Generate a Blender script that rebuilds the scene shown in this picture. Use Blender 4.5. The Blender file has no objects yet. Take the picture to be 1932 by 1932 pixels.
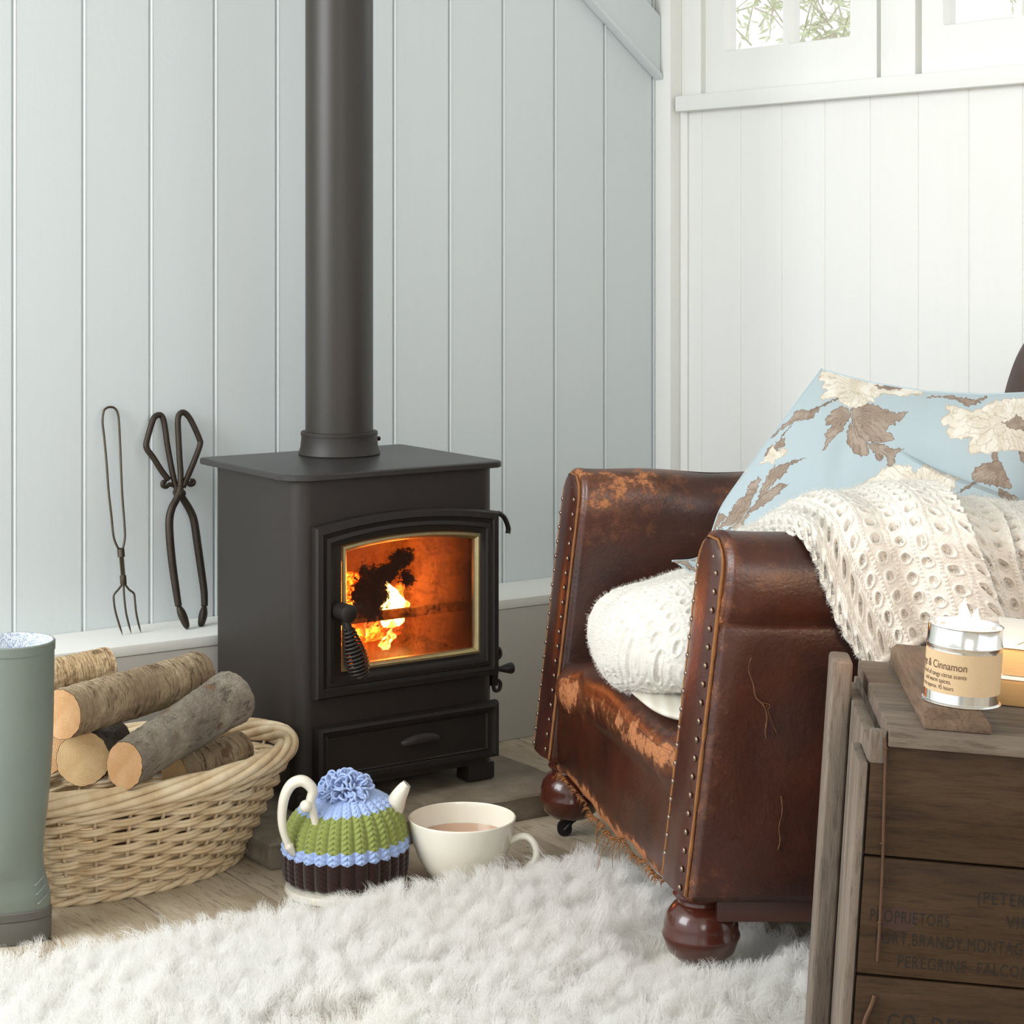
import bpy, bmesh, math, random
import numpy as np
from mathutils import Vector, Matrix, noise

SC = bpy.context.scene
COL = SC.collection
R = math.radians
rng = np.random.default_rng(7)
random.seed(7)

# ---------------------------------------------------------------- camera
FPX, HC, CX, HY = 3800.0, 1.0, 966.0, 450.0
cam_d = bpy.data.cameras.new('camera')
cam_d.sensor_width = 36.0
cam_d.lens = 36.0 * FPX / 1932.0
cam_d.shift_y = -(966.0 - HY) / 1932.0
cam_d.clip_start = 0.05
cam = bpy.data.objects.new('camera', cam_d)
cam.location = (0, 0, HC)
cam.rotation_euler = (R(90), 0, 0)
COL.objects.link(cam)
SC.camera = cam

# ---------------------------------------------------------------- world and light
w = bpy.data.worlds.new('daylight')
SC.world = w
w.use_nodes = True
bg = w.node_tree.nodes['Background']
bg.inputs[0].default_value = (0.93, 0.97, 1.0, 1)
bg.inputs[1].default_value = 1.15

def area(name, loc, target, sx, sy, power, color):
    l = bpy.data.lights.new(name, 'AREA')
    l.shape = 'RECTANGLE'; l.size = sx; l.size_y = sy
    l.energy = power; l.color = color
    o = bpy.data.objects.new(name, l)
    o.location = loc
    o.rotation_euler = (Vector(target) - Vector(loc)).to_track_quat('-Z', 'Y').to_euler()
    COL.objects.link(o)
    return o

area('window_light_left', (-2.3, 1.75, 1.75), (0.2, 3.1, 0.35), 1.5, 1.5, 62, (0.95, 0.98, 1.0))

area('window_light_back', (0.55, -1.1, 1.55), (0.0, 3.8, 0.7), 1.1, 1.1, 17, (1.0, 0.99, 0.97))  # added fill lamp behind the camera, no window is modelled there

SC.view_settings.view_transform = 'Standard'
SC.view_settings.look = 'None'
SC.view_settings.gamma = 1.0
SC.view_settings.use_curve_mapping = False
SC.view_settings.exposure = 0.30
SC.cycles.use_denoising = True
SC.cycles.max_bounces = 7
SC.cycles.diffuse_bounces = 3
SC.cycles.glossy_bounces = 3
SC.cycles.transmission_bounces = 6
SC.cycles.transparent_max_bounces = 12
SC.cycles.sample_clamp_indirect = 6.0
SC.cycles.use_adaptive_sampling = True
SC.cycles.adaptive_threshold = 0.03

# ---------------------------------------------------------------- frames
TH = R(34.15)
D1 = Vector((math.cos(TH), math.sin(TH), 0))      # along the grey wall, to the right
NV = Vector((-math.sin(TH), math.cos(TH), 0))     # into the grey wall
CORNER = Vector((0.3419, 4.452, 0))

def P(px, py, y):
    return Vector(((px - CX) / FPX * y, y, HC - (py - HY) / FPX * y))

def WF(u, y, z=0.0):
    return CORNER + D1 * u + NV * y + Vector((0, 0, z))

def on_wall(px, py, y):
    """point of the plane parallel to the grey wall at frame coordinate y"""
    k = (px - CX) / FPX
    o = CORNER + NV * y
    u = (k * o.y - o.x) / (D1.x - k * D1.y)
    yy = o.y + u * D1.y
    return Vector((o.x + u * D1.x, yy, HC - (py - HY) / FPX * yy))

# ---------------------------------------------------------------- mesh helpers
class MB:
    def __init__(s):
        s.v = []; s.f = []; s.mi = []
    def add(s, vs, fs, m=0):
        b = len(s.v)
        s.v += [tuple(q) for q in vs]
        s.f += [tuple(i + b for i in q) for q in fs]
        s.mi += [m] * len(fs)
        return s
    def box(s, lo, hi, m=0, M=None):
        x0, y0, z0 = lo; x1, y1, z1 = hi
        vs = [Vector(q) for q in ((x0,y0,z0),(x1,y0,z0),(x1,y1,z0),(x0,y1,z0),(x0,y0,z1),(x1,y0,z1),(x1,y1,z1),(x0,y1,z1))]
        if M is not None: vs = [M @ q for q in vs]
        return s.add(vs, [(0,3,2,1),(4,5,6,7),(0,1,5,4),(1,2,6,5),(2,3,7,6),(3,0,4,7)], m)
    def prism(s, out, z0, z1, m=0, f=None):
        n = len(out)
        f = f or (lambda a, b, c: (a, b, c))
        vs = [f(a, b, z0) for a, b in out] + [f(a, b, z1) for a, b in out]
        fs = [tuple(reversed(range(n))), tuple(range(n, 2*n))]
        fs += [(i, (i+1) % n, n + (i+1) % n, n + i) for i in range(n)]
        return s.add(vs, fs, m)
    def loops(s, loops, m=0, closed=True, cap0=False, cap1=False):
        n = len(loops[0]); vs = [q for l in loops for q in l]; fs = []
        for k in range(len(loops) - 1):
            for i in range(n if closed else n - 1):
                j = (i + 1) % n
                fs.append((k*n+i, k*n+j, (k+1)*n+j, (k+1)*n+i))
        if cap0: fs.append(tuple(reversed(range(n))))
        if cap1: fs.append(tuple(range((len(loops)-1)*n, len(loops)*n)))
        return s.add(vs, fs, m)
    def tube(s, pts, rad, seg=10, m=0, caps=True, closed=False, flat=1.0):
        pts = [Vector(q) for q in pts]; n = len(pts)
        if not hasattr(rad, '__len__'): rad = [rad] * n
        lps = []; up = None
        for i in range(n):
            if closed: t = pts[(i+1) % n] - pts[i-1]
            else: t = pts[min(i+1, n-1)] - pts[max(i-1, 0)]
            t.normalize()
            if up is None:
                up = Vector((0, 0, 1)) if abs(t.z) < .9 else Vector((0, 1, 0))
            a = up - t * up.dot(t)
            if a.length < 1e-6: a = t.orthogonal()
            a.normalize(); up = a; b = t.cross(a)
            lps.append([pts[i] + (a * math.cos(2*math.pi*k/seg) + b * math.sin(2*math.pi*k/seg) * flat) * rad[i] for k in range(seg)])
        if closed: lps.append(lps[0])
        return s.loops(lps, m, True, caps and not closed, caps and not closed)
    def lathe(s, prof, seg=48, m=0, c=(0, 0, 0), sx=1.0, sy=1.0, cap0=True, cap1=True):
        lps = [[(c[0] + r*sx*math.cos(2*math.pi*k/seg), c[1] + r*sy*math.sin(2*math.pi*k/seg), c[2] + z) for k in range(seg)] for r, z in prof]
        return s.loops(lps, m, True, cap0, cap1)
    def ball(s, c, r, m=0, seg=12, rings=6, sc=(1,1,1)):
        prof = [(math.sin(math.pi*i/rings), -math.cos(math.pi*i/rings)) for i in range(1, rings)]
        lps = [[(c[0]+r*sc[0]*a*math.cos(2*math.pi*k/seg), c[1]+r*sc[1]*a*math.sin(2*math.pi*k/seg), c[2]+r*sc[2]*b) for k in range(seg)] for a, b in prof]
        return s.loops(lps, m, True, True, True)
    def build(s, name, mats, parent=None, smooth=False, shift=None, bevel=0, M=None, bseg=2):
        me = bpy.data.meshes.new(name)
        vs = s.v
        if shift is not None: vs = [(a - shift[0], b - shift[1], c - shift[2]) for a, b, c in vs]
        if M is not None: vs = [tuple(M @ Vector(q)) for q in vs]
        me.from_pydata(vs, [], s.f)
        mats = mats if isinstance(mats, (list, tuple)) else [mats]
        for q in mats: me.materials.append(q)
        me.polygons.foreach_set('material_index', s.mi)
        if smooth:
            me.polygons.foreach_set('use_smooth', [True] * len(s.f))
            if smooth != 'all':
                me.set_sharp_from_angle(angle=R(smooth if isinstance(smooth, (int, float)) and smooth > 1 else 40))
        me.update()
        o = bpy.data.objects.new(name, me)
        COL.objects.link(o)
        if parent: o.parent = parent
        if bevel:
            bm = bmesh.new(); bm.from_mesh(me)
            bmesh.ops.remove_doubles(bm, verts=bm.verts, dist=1e-6)
            bmesh.ops.recalc_face_normals(bm, faces=bm.faces)
            es = [e for e in bm.edges if len(e.link_faces) == 2 and e.calc_face_angle(0) > R(30)]
            bmesh.ops.bevel(bm, geom=es, offset=bevel, segments=bseg, profile=.6, affect='EDGES', clamp_overlap=True)
            for fc in bm.faces: fc.smooth = True
            bm.to_mesh(me); bm.free()
            me.set_sharp_from_angle(angle=R(35))
        return o

def grid_obj(name, V, mats, parent=None, closed_u=False, closed_v=False, smooth=True, shift=None, attrs=None, colors=None, keep=None):
    """V: (n, m, 3) array of points"""
    V = np.asarray(V, dtype=np.float64)
    n, m = V.shape[:2]
    if shift is not None: V = V - np.array(shift)
    I = np.arange(n*m).reshape(n, m)
    a = I; 
    r1 = np.roll(I, -1, 0) if closed_u else I[1:]
    r0 = I if closed_u else I[:-1]
    c = lambda A: (A, np.roll(A, -1, 1)) if closed_v else (A[:, :-1], A[:, 1:])
    a0, a1 = c(r0); b0, b1 = c(r1)
    F = np.stack([a0, a1, b1, b0], -1)
    if keep is not None:
        F = F[keep[:F.shape[0], :F.shape[1]]]
    F = F.reshape(-1, 4)
    me = bpy.data.meshes.new(name)
    me.vertices.add(n*m); me.vertices.foreach_set('co', V.reshape(-1).astype(np.float32))
    me.loops.add(F.size); me.loops.foreach_set('vertex_index', F.reshape(-1).astype(np.int32))
    me.polygons.add(len(F)); me.polygons.foreach_set('loop_start', (np.arange(len(F))*4).astype(np.int32))
    me.update(calc_edges=True); me.validate()
    if smooth: me.polygons.foreach_set('use_smooth', [True]*len(me.polygons))
    for q in (mats if isinstance(mats, (list, tuple)) else [mats]): me.materials.append(q)
    for k, arr in (attrs or {}).items():
        at = me.attributes.new(k, 'FLOAT', 'POINT'); at.data.foreach_set('value', np.asarray(arr, dtype=np.float32).reshape(-1))
    if colors is not None:
        at = me.color_attributes.new('paint', 'FLOAT_COLOR', 'POINT')
        c4 = np.ones((n*m, 4), dtype=np.float32); c4[:, :3] = np.asarray(colors).reshape(-1, 3)
        at.data.foreach_set('color', c4.reshape(-1))
    o = bpy.data.objects.new(name, me); COL.objects.link(o)
    if parent: o.parent = parent
    return o

def thing(name, label, cat, loc=(0,0,0), rotz=0, group=None, rot=None):
    o = bpy.data.objects.new(name, None); COL.objects.link(o)
    o.empty_display_size = .05
    o.location = loc; o.rotation_euler = rot if rot else (0, 0, rotz)
    o['label'] = label; o['category'] = cat
    if group: o['group'] = group
    return o

def tag(o, label, cat, group=None, kind=None):
    o['label'] = label; o['category'] = cat
    if group: o['group'] = group
    if kind: o['kind'] = kind
    return o

def struct(o):
    o['kind'] = 'structure'; return o

def crv(pts, n=8, closed=False):
    """Catmull-Rom through points"""
    pts = [Vector(p) for p in pts]; out = []
    N = len(pts)
    for i in range(N if closed else N-1):
        if closed: a, b, c, d = pts[i-1], pts[i], pts[(i+1) % N], pts[(i+2) % N]
        else: a, b, c, d = pts[max(i-1, 0)], pts[i], pts[i+1], pts[min(i+2, N-1)]
        for k in range(n):
            t = k / n
            out.append(.5*((2*b) + (c-a)*t + (2*a-5*b+4*c-d)*t*t + (3*b-a-3*c+d)*t**3))
    if not closed: out.append(pts[-1])
    return out

def crn(A, n):
    """Catmull-Rom resample of array A (k, ...) along axis 0 to n samples"""
    A = np.asarray(A, float); k = len(A)
    t = np.linspace(0, k-1, n); i = np.minimum(t.astype(int), k-2); s = (t - i).reshape((-1,) + (1,)*(A.ndim-1))
    p1 = A[i]; p2 = A[i+1]; p0 = A[np.maximum(i-1, 0)]; p3 = A[np.minimum(i+2, k-1)]
    return .5*((2*p1) + (p2-p0)*s + (2*p0-5*p1+4*p2-p3)*s*s + (3*p1-p0-3*p2+p3)*s**3)

def smoothstep(a, b, x):
    t = np.clip((x - a) / (b - a), 0, 1); return t*t*(3-2*t)

def vnoise(x, y, seed=0):
    """cheap smooth value noise on arrays"""
    xi = np.floor(x).astype(np.int64); yi = np.floor(y).astype(np.int64)
    fx = x - xi; fy = y - yi; fx = fx*fx*(3-2*fx); fy = fy*fy*(3-2*fy)
    def h(a, b):
        q = np.sin(a*127.1 + b*311.7 + seed*74.7) * 43758.5453
        return q - np.floor(q)
    return (h(xi, yi)*(1-fx)+h(xi+1, yi)*fx)*(1-fy) + (h(xi, yi+1)*(1-fx)+h(xi+1, yi+1)*fx)*fy

def grid_normals(V):
    du = np.gradient(V, axis=0); dv = np.gradient(V, axis=1)
    n = np.cross(du, dv); n /= (np.linalg.norm(n, axis=-1, keepdims=True) + 1e-12)
    return n

# ---------------------------------------------------------------- materials
def srgb(r, g, b):
    f = lambda c: ((c/255+.055)/1.055)**2.4 if c/255 > .04045 else c/255/12.92
    return (f(r), f(g), f(b), 1)

class NT:
    def __init__(s, name):
        s.m = bpy.data.materials.new(name); s.m.use_nodes = True
        s.t = s.m.node_tree; s.n = s.t.nodes; s.l = s.t.links
        s.b = s.n['Principled BSDF']; s.out = s.n['Material Output']
        s._co = None
    def node(s, typ, **kw):
        q = s.n.new(typ)
        for k, v in kw.items(): setattr(q, k, v)
        return q
    def link(s, a, b): s.l.new(a, b)
    def co(s, scale=(1,1,1), rot=(0,0,0), loc=(0,0,0)):
        if s._co is None: s._co = s.node('ShaderNodeTexCoord')
        mp = s.node('ShaderNodeMapping'); mp.inputs['Scale'].default_value = scale
        mp.inputs['Rotation'].default_value = rot; mp.inputs['Location'].default_value = loc
        s.link(s._co.outputs['Object'], mp.inputs[0]); return mp.outputs[0]
    def noise(s, scale=5, detail=4, rough=.5, st=(1,1,1), rot=(0,0,0), dist=0, vec=None):
        q = s.node('ShaderNodeTexNoise'); q.inputs['Scale'].default_value = scale
        q.inputs['Detail'].default_value = detail; q.inputs['Roughness'].default_value = rough
        q.inputs['Distortion'].default_value = dist
        s.link(vec if vec else s.co(st, rot), q.inputs['Vector']); return q.outputs['Fac']
    def voronoi(s, scale=5, st=(1,1,1), feature='F1', vec=None):
        q = s.node('ShaderNodeTexVoronoi', feature=feature); q.inputs['Scale'].default_value = scale
        s.link(vec if vec else s.co(st), q.inputs['Vector']); return q.outputs['Distance']
    def ramp(s, fac, stops):
        q = s.node('ShaderNodeValToRGB'); e = q.color_ramp.elements
        while len(e) > 1: e.remove(e[0])
        e[0].position = stops[0][0]; e[0].color = stops[0][1] if hasattr(stops[0][1], '__len__') else (stops[0][1],)*3 + (1,)
        for p, c in stops[1:]:
            x = e.new(p); x.color = c if hasattr(c, '__len__') else (c,)*3 + (1,)
        s.link(fac, q.inputs[0]); return q.outputs[0]
    def mix(s, fac, a, b, typ='MIX'):
        q = s.node('ShaderNodeMix', data_type='RGBA', blend_type=typ)
        for i, v in ((0, fac), (6, a), (7, b)):
            if hasattr(v, 'links') or hasattr(v, 'is_linked'): s.link(v, q.inputs[i])
            else: q.inputs[i].default_value = v
        return q.outputs[2]
    def math(s, op, a, b=0.0):
        q = s.node('ShaderNodeMath', operation=op)
        for i, v in ((0, a), (1, b)):
            if hasattr(v, 'is_linked'): s.link(v, q.inputs[i])
            else: q.inputs[i].default_value = v
        return q.outputs[0]
    def attr(s, name):
        q = s.node('ShaderNodeAttribute', attribute_name=name); return q
    def color(s, c):
        if hasattr(c, 'is_linked'): s.link(c, s.b.inputs['Base Color'])
        else: s.b.inputs['Base Color'].default_value = c
        return s
    def bump(s, h, strength=.3, dist=.002):
        q = s.node('ShaderNodeBump'); q.inputs['Strength'].default_value = strength; q.inputs['Distance'].default_value = dist
        s.link(h, q.inputs['Height']); s.link(q.outputs[0], s.b.inputs['Normal']); return s
    def set(s, **kw):
        for k, v in kw.items():
            k = {'rough': 'Roughness', 'metal': 'Metallic', 'spec': 'Specular IOR Level', 'coat': 'Coat Weight', 'coatr': 'Coat Roughness', 'sheen': 'Sheen Weight', 'trans': 'Transmission Weight', 'sss': 'Subsurface Weight'}[k]
            if hasattr(v, 'is_linked'): s.link(v, s.b.inputs[k])
            else: s.b.inputs[k].default_value = v
        return s

def simple(name, c, rough=.5, metal=0, var=.06, scale=12, bump=0, bscale=200, st=(1,1,1), **kw):
    t = NT(name)
    a = tuple(min(1, x*(1-var)) for x in c[:3]) + (1,); b = tuple(min(1, x*(1+var)) for x in c[:3]) + (1,)
    t.color(t.mix(t.noise(scale, 5, .6, st), a, b)).set(rough=rough, metal=metal, **kw)
    if bump: t.bump(t.noise(bscale, 4, .6, st), bump, .001)
    return t.m

def emit(name, c, strength):
    t = NT(name); t.b.inputs['Base Color'].default_value = (0,0,0,1)
    t.b.inputs['Emission Color'].default_value = c; t.b.inputs['Emission Strength'].default_value = strength
    return t.m

def painted_boards(name, c, rough, dirt):
    t = NT(name)
    n1 = t.noise(1.4, 3, .5, (1, 1, .35)); n2 = t.noise(40, 5, .7, (1, 1, .06))
    col = t.mix(n1, tuple(x*.95 for x in c[:3])+(1,), c)
    col = t.mix(t.math('MULTIPLY', t.ramp(n2, [(.3, 1.0), (.5, 0.0)]), .05), col, dirt)
    t.color(col).set(rough=rough)
    t.bump(t.math('ADD', t.noise(60, 4, .6, (1, 1, .08)), t.noise(300, 2, .5)), .25, .0006)
    return t.m

M_BLUE = painted_boards('pale_blue_grey_paint', srgb(214, 221, 222), .38, srgb(180, 190, 190))
M_WHITE = painted_boards('white_paint', srgb(243, 243, 238), .42, srgb(220, 216, 200))
M_PLINTH = painted_boards('taupe_paint', srgb(196, 192, 184), .5, srgb(170, 165, 155))
M_LEDGE = painted_boards('ledge_white_paint', srgb(238, 238, 232), .5, srgb(205, 200, 190))

def wood(name, c1, c2, c3, axis='x', scale=1.0, rough=.6, bump=.4, knots=True):
    t = NT(name)
    st = {'x': (.12, 1, 1), 'y': (1, .12, 1), 'z': (1, 1, .12)}[axis]
    g = t.noise(28*scale, 8, .65, st, dist=1.2)
    big = t.noise(7*scale, 3, .5, st, dist=2.5)
    wv = t.node('ShaderNodeTexWave', wave_type='RINGS'); wv.inputs['Scale'].default_value = 3*scale
    wv.inputs['Distortion'].default_value = 9; wv.inputs['Detail'].default_value = 3; wv.inputs['Detail Scale'].default_value = 1.2
    t.link(t.co(st), wv.inputs['Vector'])
    col = t.ramp(g, [(.25, c1), (.5, c2), (.75, c3)])
    col = t.mix(t.ramp(big, [(.35, 0.0), (.7, .6)]), col, c1)
    col = t.mix(t.math('MULTIPLY', wv.outputs['Fac'], .3), col, c3)
    fine = t.noise(120*scale, 4, .7, st)
    col = t.mix(t.math('MULTIPLY', t.ramp(fine, [(.35, 1.0), (.5, 0.0)]), .5), col, tuple(x*.5 for x in c1[:3])+(1,))
    t.color(col).set(rough=rough, spec=.22)
    t.bump(t.math('ADD', t.math('MULTIPLY', fine, 1.0), g), bump, .0015)
    return t.m

# ================================================================ STRUCTURE
def board_wall(name, lines, a0, a1, z0, z1, mat, fn, proud=0.0, g=.0022, dep=.0045, bead=True):
    """vertical boards between the joint positions; fn(a, out, z) maps to the world (out = towards the room)"""
    prof = [(a0, 0)]
    for L in sorted(lines):
        if a0 + .01 < L < a1 - .01:
            prof += [(L-g*1.6, 0), (L-g*.7, -dep), (L+g*.4, -dep), (L+g*.9, -.0004), (L+g*2.2, .0008), (L+g*3.0, 0)]
    prof.append((a1, 0))
    prof += [(a1, -.02), (a0, -.02)]
    mb = MB()
    mb.prism(prof, z0, z1, 0, lambda a, b, c: tuple(fn(a, b + proud, c)))
    o = mb.build(name, mat)
    bm = bmesh.new(); bm.from_mesh(o.data)
    bmesh.ops.recalc_face_normals(bm, faces=bm.faces); bm.to_mesh(o.data); bm.free()
    return o

left_lines = [-.0395 - .1323*i for i in range(0, 22)]
gw = board_wall('wall_left', left_lines, -2.9, .02, 0, 2.3, M_BLUE, lambda a, b, c: WF(a, -b, c)); struct(gw)
right_lines = [-(.121 + .1285*i) for i in range(0, 20)]
rw = board_wall('wall_right', right_lines, -2.6, .0, 0, 1.31, M_WHITE, lambda a, b, c: WF(-b, a, c), g=.0011, dep=.002)
struct(rw)
# wall above the windows
mb = MB(); mb.box((0, -2.6, 1.86), (.02, 0, 2.3)); mb.box((0, -2.6, 1.31), (.02, -1.36, 1.86)); mb.box((0, -.06, 1.31), (.02, 0, 1.86))
MW = Matrix.Translation(CORNER) @ Matrix.Rotation(TH, 4, 'Z')
struct(mb.build('wall_upper', M_WHITE, M=MW))

# plinth (boxed ledge) along the grey wall
mb = MB(); mb.box((-2.9, -.167, 0), (-.0005, -.0005, .262)); struct(mb.build('baseboard_left', M_PLINTH, M=MW, bevel=.002))
mb = MB(); mb.box((-2.9, -.169, .2622), (-.0005, -.0005, .2815)); struct(mb.build('trim_1', M_LEDGE, M=MW, bevel=.003))
# corner post
mb = MB(); mb.box((-.033, -.054, .282), (-.0002, -.0005, 2.3)); struct(mb.build('trim_2', M_WHITE, M=MW, bevel=.002))
# second slim batten beside the post
mb = MB(); mb.box((-.006, -.078, .0), (-.0002, -.0545, 1.276)); struct(mb.build('trim_3', M_WHITE, M=MW, bevel=.001))
# rail under the windows
mb = MB(); mb.box((-.030, -2.6, 1.2755), (.0, -.066, 1.3095)); struct(mb.build('trim_4', M_WHITE, M=MW, bevel=.004))
# diagonal board on the grey wall
def diag(pts, y0, y1, name, mat, bev=.003):
    mb = MB(); mb.prism(pts, y0, y1, 0, lambda a, b, c: (a, c, b)); o = mb.build(name, mat, M=MW, bevel=bev); return struct(o)
sl = (1.5099-1.3508)/(-.2158+.0236)
diag([(-.0335, 1.3545), (-.0335, 1.487), (-1.1, 1.487+sl*(-1.1+.0335)), (-1.1, 1.3545+sl*(-1.1+.0335))], -.022, -.0006, 'trim_5', M_BLUE)
diag([(-.0335, 1.347), (-.0335, 1.3595), (-1.1, 1.3595+sl*(-1.1+.0335)), (-1.1, 1.347+sl*(-1.1+.0335))], -.030, -.0005, 'trim_6', M_BLUE, .003)

# windows
def rrect(x0, x1, z0, z1, r, n=5):
    out = []
    for cx_, cz_, a0 in ((x1-r, z0+r, -90), (x1-r, z1-r, 0), (x0+r, z1-r, 90), (x0+r, z0+r, 180)):
        for k in range(n+1):
            a = R(a0 + 90*k/n); out.append((cx_ + r*math.cos(a), cz_ + r*math.sin(a)))
    return out

def sash(n, a0, a1, panes, z0=1.3098, z1=1.84):
    """a runs towards the viewer (frame -y)"""
    root = bpy.data.objects.new('window_%d' % n, None); COL.objects.link(root); root['kind'] = 'structure'
    root.location = CORNER; root.rotation_euler = (0, 0, TH)
    bm = bmesh.new()
    # sash as face with holes: build by triangle fill
    def ring(pts):
        vs = [bm.verts.new((0, -a, z)) for a, z in pts]
        for i in range(len(vs)): bm.edges.new((vs[i], vs[(i+1) % len(vs)]))
        return vs
    ring([(a0, z0), (a1, z0), (a1, z1), (a0, z1)])
    for p in panes: ring(rrect(p[0], p[1], p[2], p[3], .006))
    bmesh.ops.triangle_fill(bm, edges=bm.edges, use_beauty=True)
    r = bmesh.ops.extrude_face_region(bm, geom=bm.faces[:])
    vs = [q for q in r['geom'] if isinstance(q, bmesh.types.BMVert)]
    bmesh.ops.translate(bm, verts=vs, vec=(.034, 0, 0))
    bmesh.ops.recalc_face_normals(bm, faces=bm.faces)
    me = bpy.data.meshes.new('window_sash'); bm.to_mesh(me); bm.free(); me.materials.append(M_WHITE)
    o = bpy.data.objects.new('window_sash', me); COL.objects.link(o); o.parent = root
    for p in panes:
        # putty bead and glass
        mb = MB(); A = rrect(p[0], p[1], p[2], p[3], .006); B = rrect(p[0]+.003, p[1]-.003, p[2]+.003, p[3]-.003, .005)
        mb.loops([[(.001, -a, z) for a, z in A], [(.012, -a, z) for a, z in B], [(.030, -a, z) for a, z in B]])
        mb.build('glazing_bead', M_WHITE, root, smooth=True)
        mb = MB(); mb.box((.016, -p[1]+.001, p[2]+.001), (.018, -p[0]-.001, p[3]-.001)); mb.build('glass', M_GLASS, root)
    return root

t = NT('window_glass'); 
gl = t.node('ShaderNodeBsdfGlossy'); gl.inputs['Roughness'].default_value = .02
tr = t.node('ShaderNodeBsdfTransparent'); mx = t.node('ShaderNodeMixShader'); mx.inputs[0].default_value = .06
t.link(tr.outputs[0], mx.inputs[1]); t.link(gl.outputs[0], mx.inputs[2]); t.link(mx.outputs[0], t.out.inputs[0])
M_GLASS = t.m
sash(1, .1473, .6528, [(.1955, .3815, 1.398, 1.78), (.3955, .579, 1.398, 1.78)])
sash(2, .7729, 1.28, [(.827, 1.0055, 1.398, 1.78), (1.0195, 1.20, 1.398, 1.78)])
for n, (a0, a1, x0) in enumerate(((.06, .118, 0.0), (.6675, .759, -.004), (1.295, 1.37, -.004))):
    mb = MB(); mb.box((x0, -a1, 1.3097), (.034, -a0, 1.86)); struct(mb.build('trim_%d' % (7+n), M_WHITE, M=MW, bevel=.0015))
# rebate strips behind the gaps beside each sash, and window head
mb = MB()
for a0, a1 in ((.118, .1473), (.6528, .6675), (.759, .7729), (1.28, 1.295)): mb.box((.014, -a1, 1.3097), (.036, -a0, 1.86))
mb.box((.0, -1.37, 1.8402), (.036, -.06, 1.862))
struct(mb.build('trim_10', M_WHITE, M=MW))

# ceiling and floor
mb = MB(); mb.box((-.9, -1.32, 0), (2.2, -1.3, 2.3)); struct(mb.build('wall_back', M_WHITE))  # unseen wall behind the camera, added to hold back fill and deepen reflections
mb = MB()
fl_c = WF(-1.012, -.285)
mb.box((-3.2, -1.2, 2.3), (2.2, 5.6, 2.32)); struct(mb.build('ceiling', M_WHITE))

def floor():
    t = NT('worn_floorboards')
    # coordinates: x across the boards, y along them (frame coordinates)
    sep = t.node('ShaderNodeSeparateXYZ'); t.link(t.co(), sep.inputs[0])
    br = t.math('FLOOR', t.math('DIVIDE', t.math('ADD', sep.outputs[0], .0), .1713))
    cmb = t.node('ShaderNodeCombineXYZ'); t.link(t.math('MULTIPLY', br, 3.7), cmb.inputs[2])
    t.link(t.math('MULTIPLY', br, 1.3), cmb.inputs[1])
    ad = t.node('ShaderNodeVectorMath', operation='ADD'); t.link(t.co(), ad.inputs[0]); t.link(cmb.outputs[0], ad.inputs[1])
    mp = t.node('ShaderNodeMapping'); mp.inputs['Scale'].default_value = (1, .13, 1); t.link(ad.outputs[0], mp.inputs[0])
    vec = mp.outputs[0]
    g = t.noise(32, 8, .65, dist=1.5, vec=vec); big = t.noise(5, 3, .5, dist=3.0, vec=vec); fine = t.noise(140, 4, .7, vec=vec)
    wv = t.node('ShaderNodeTexWave', wave_type='RINGS'); wv.inputs['Scale'].default_value = 5; wv.inputs['Distortion'].default_value = 12
    wv.inputs['Detail'].default_value = 2; wv.inputs['Detail Scale'].default_value = .8; t.link(vec, wv.inputs['Vector'])
    wn = t.node('ShaderNodeTexWhiteNoise', noise_dimensions='1D'); t.link(br, wn.inputs['W'])
    col = t.ramp(g, [(.28, srgb(172, 154, 128)), (.5, srgb(202, 187, 162)), (.75, srgb(218, 206, 184))])
    col = t.mix(t.ramp(big, [(.4, 0.0), (.75, .75)]), col, srgb(176, 160, 138))
    col = t.mix(t.math('MULTIPLY', wv.outputs['Fac'], .28), col, srgb(160, 136, 108))
    col = t.mix(t.math('MULTIPLY', wn.outputs['Value'], .3), col, srgb(160, 150, 138))
    dirt = t.noise(3.0, 5, .65)
    col = t.mix(t.ramp(dirt, [(.48, 0.0), (.78, .6)]), col, srgb(136, 118, 94))
    col = t.mix(t.math('MULTIPLY', t.ramp(fine, [(.36, 1.0), (.48, 0.0)]), .5), col, srgb(96, 80, 62))
    sp = t.noise(55, 3, .6)
    col = t.mix(t.ramp(sp, [(.68, 0.0), (.74, .6)]), col, srgb(70, 56, 44))
    t.color(col).set(rough=.55)
    t.bump(t.math('ADD', fine, g), .35, .001)
    mb = MB()
    for i in range(-20, 8):
        x0 = i*.1713
        mb.box((x0 + .0016, -5.6, -.02), (x0 + .1713 - .0016, -.0, 0))
    o = mb.build('floor', t.m, bevel=.0015); o.matrix_world = MW
    for q in range(1): pass
    struct(o)
    mb = MB(); mb.box((-4, -6, -.05), (1.6, .05, -.021)); d = mb.build('floor_base', simple('dark_underfloor', srgb(40, 32, 26), .9)); d.matrix_world = MW; struct(d)
floor()

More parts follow.
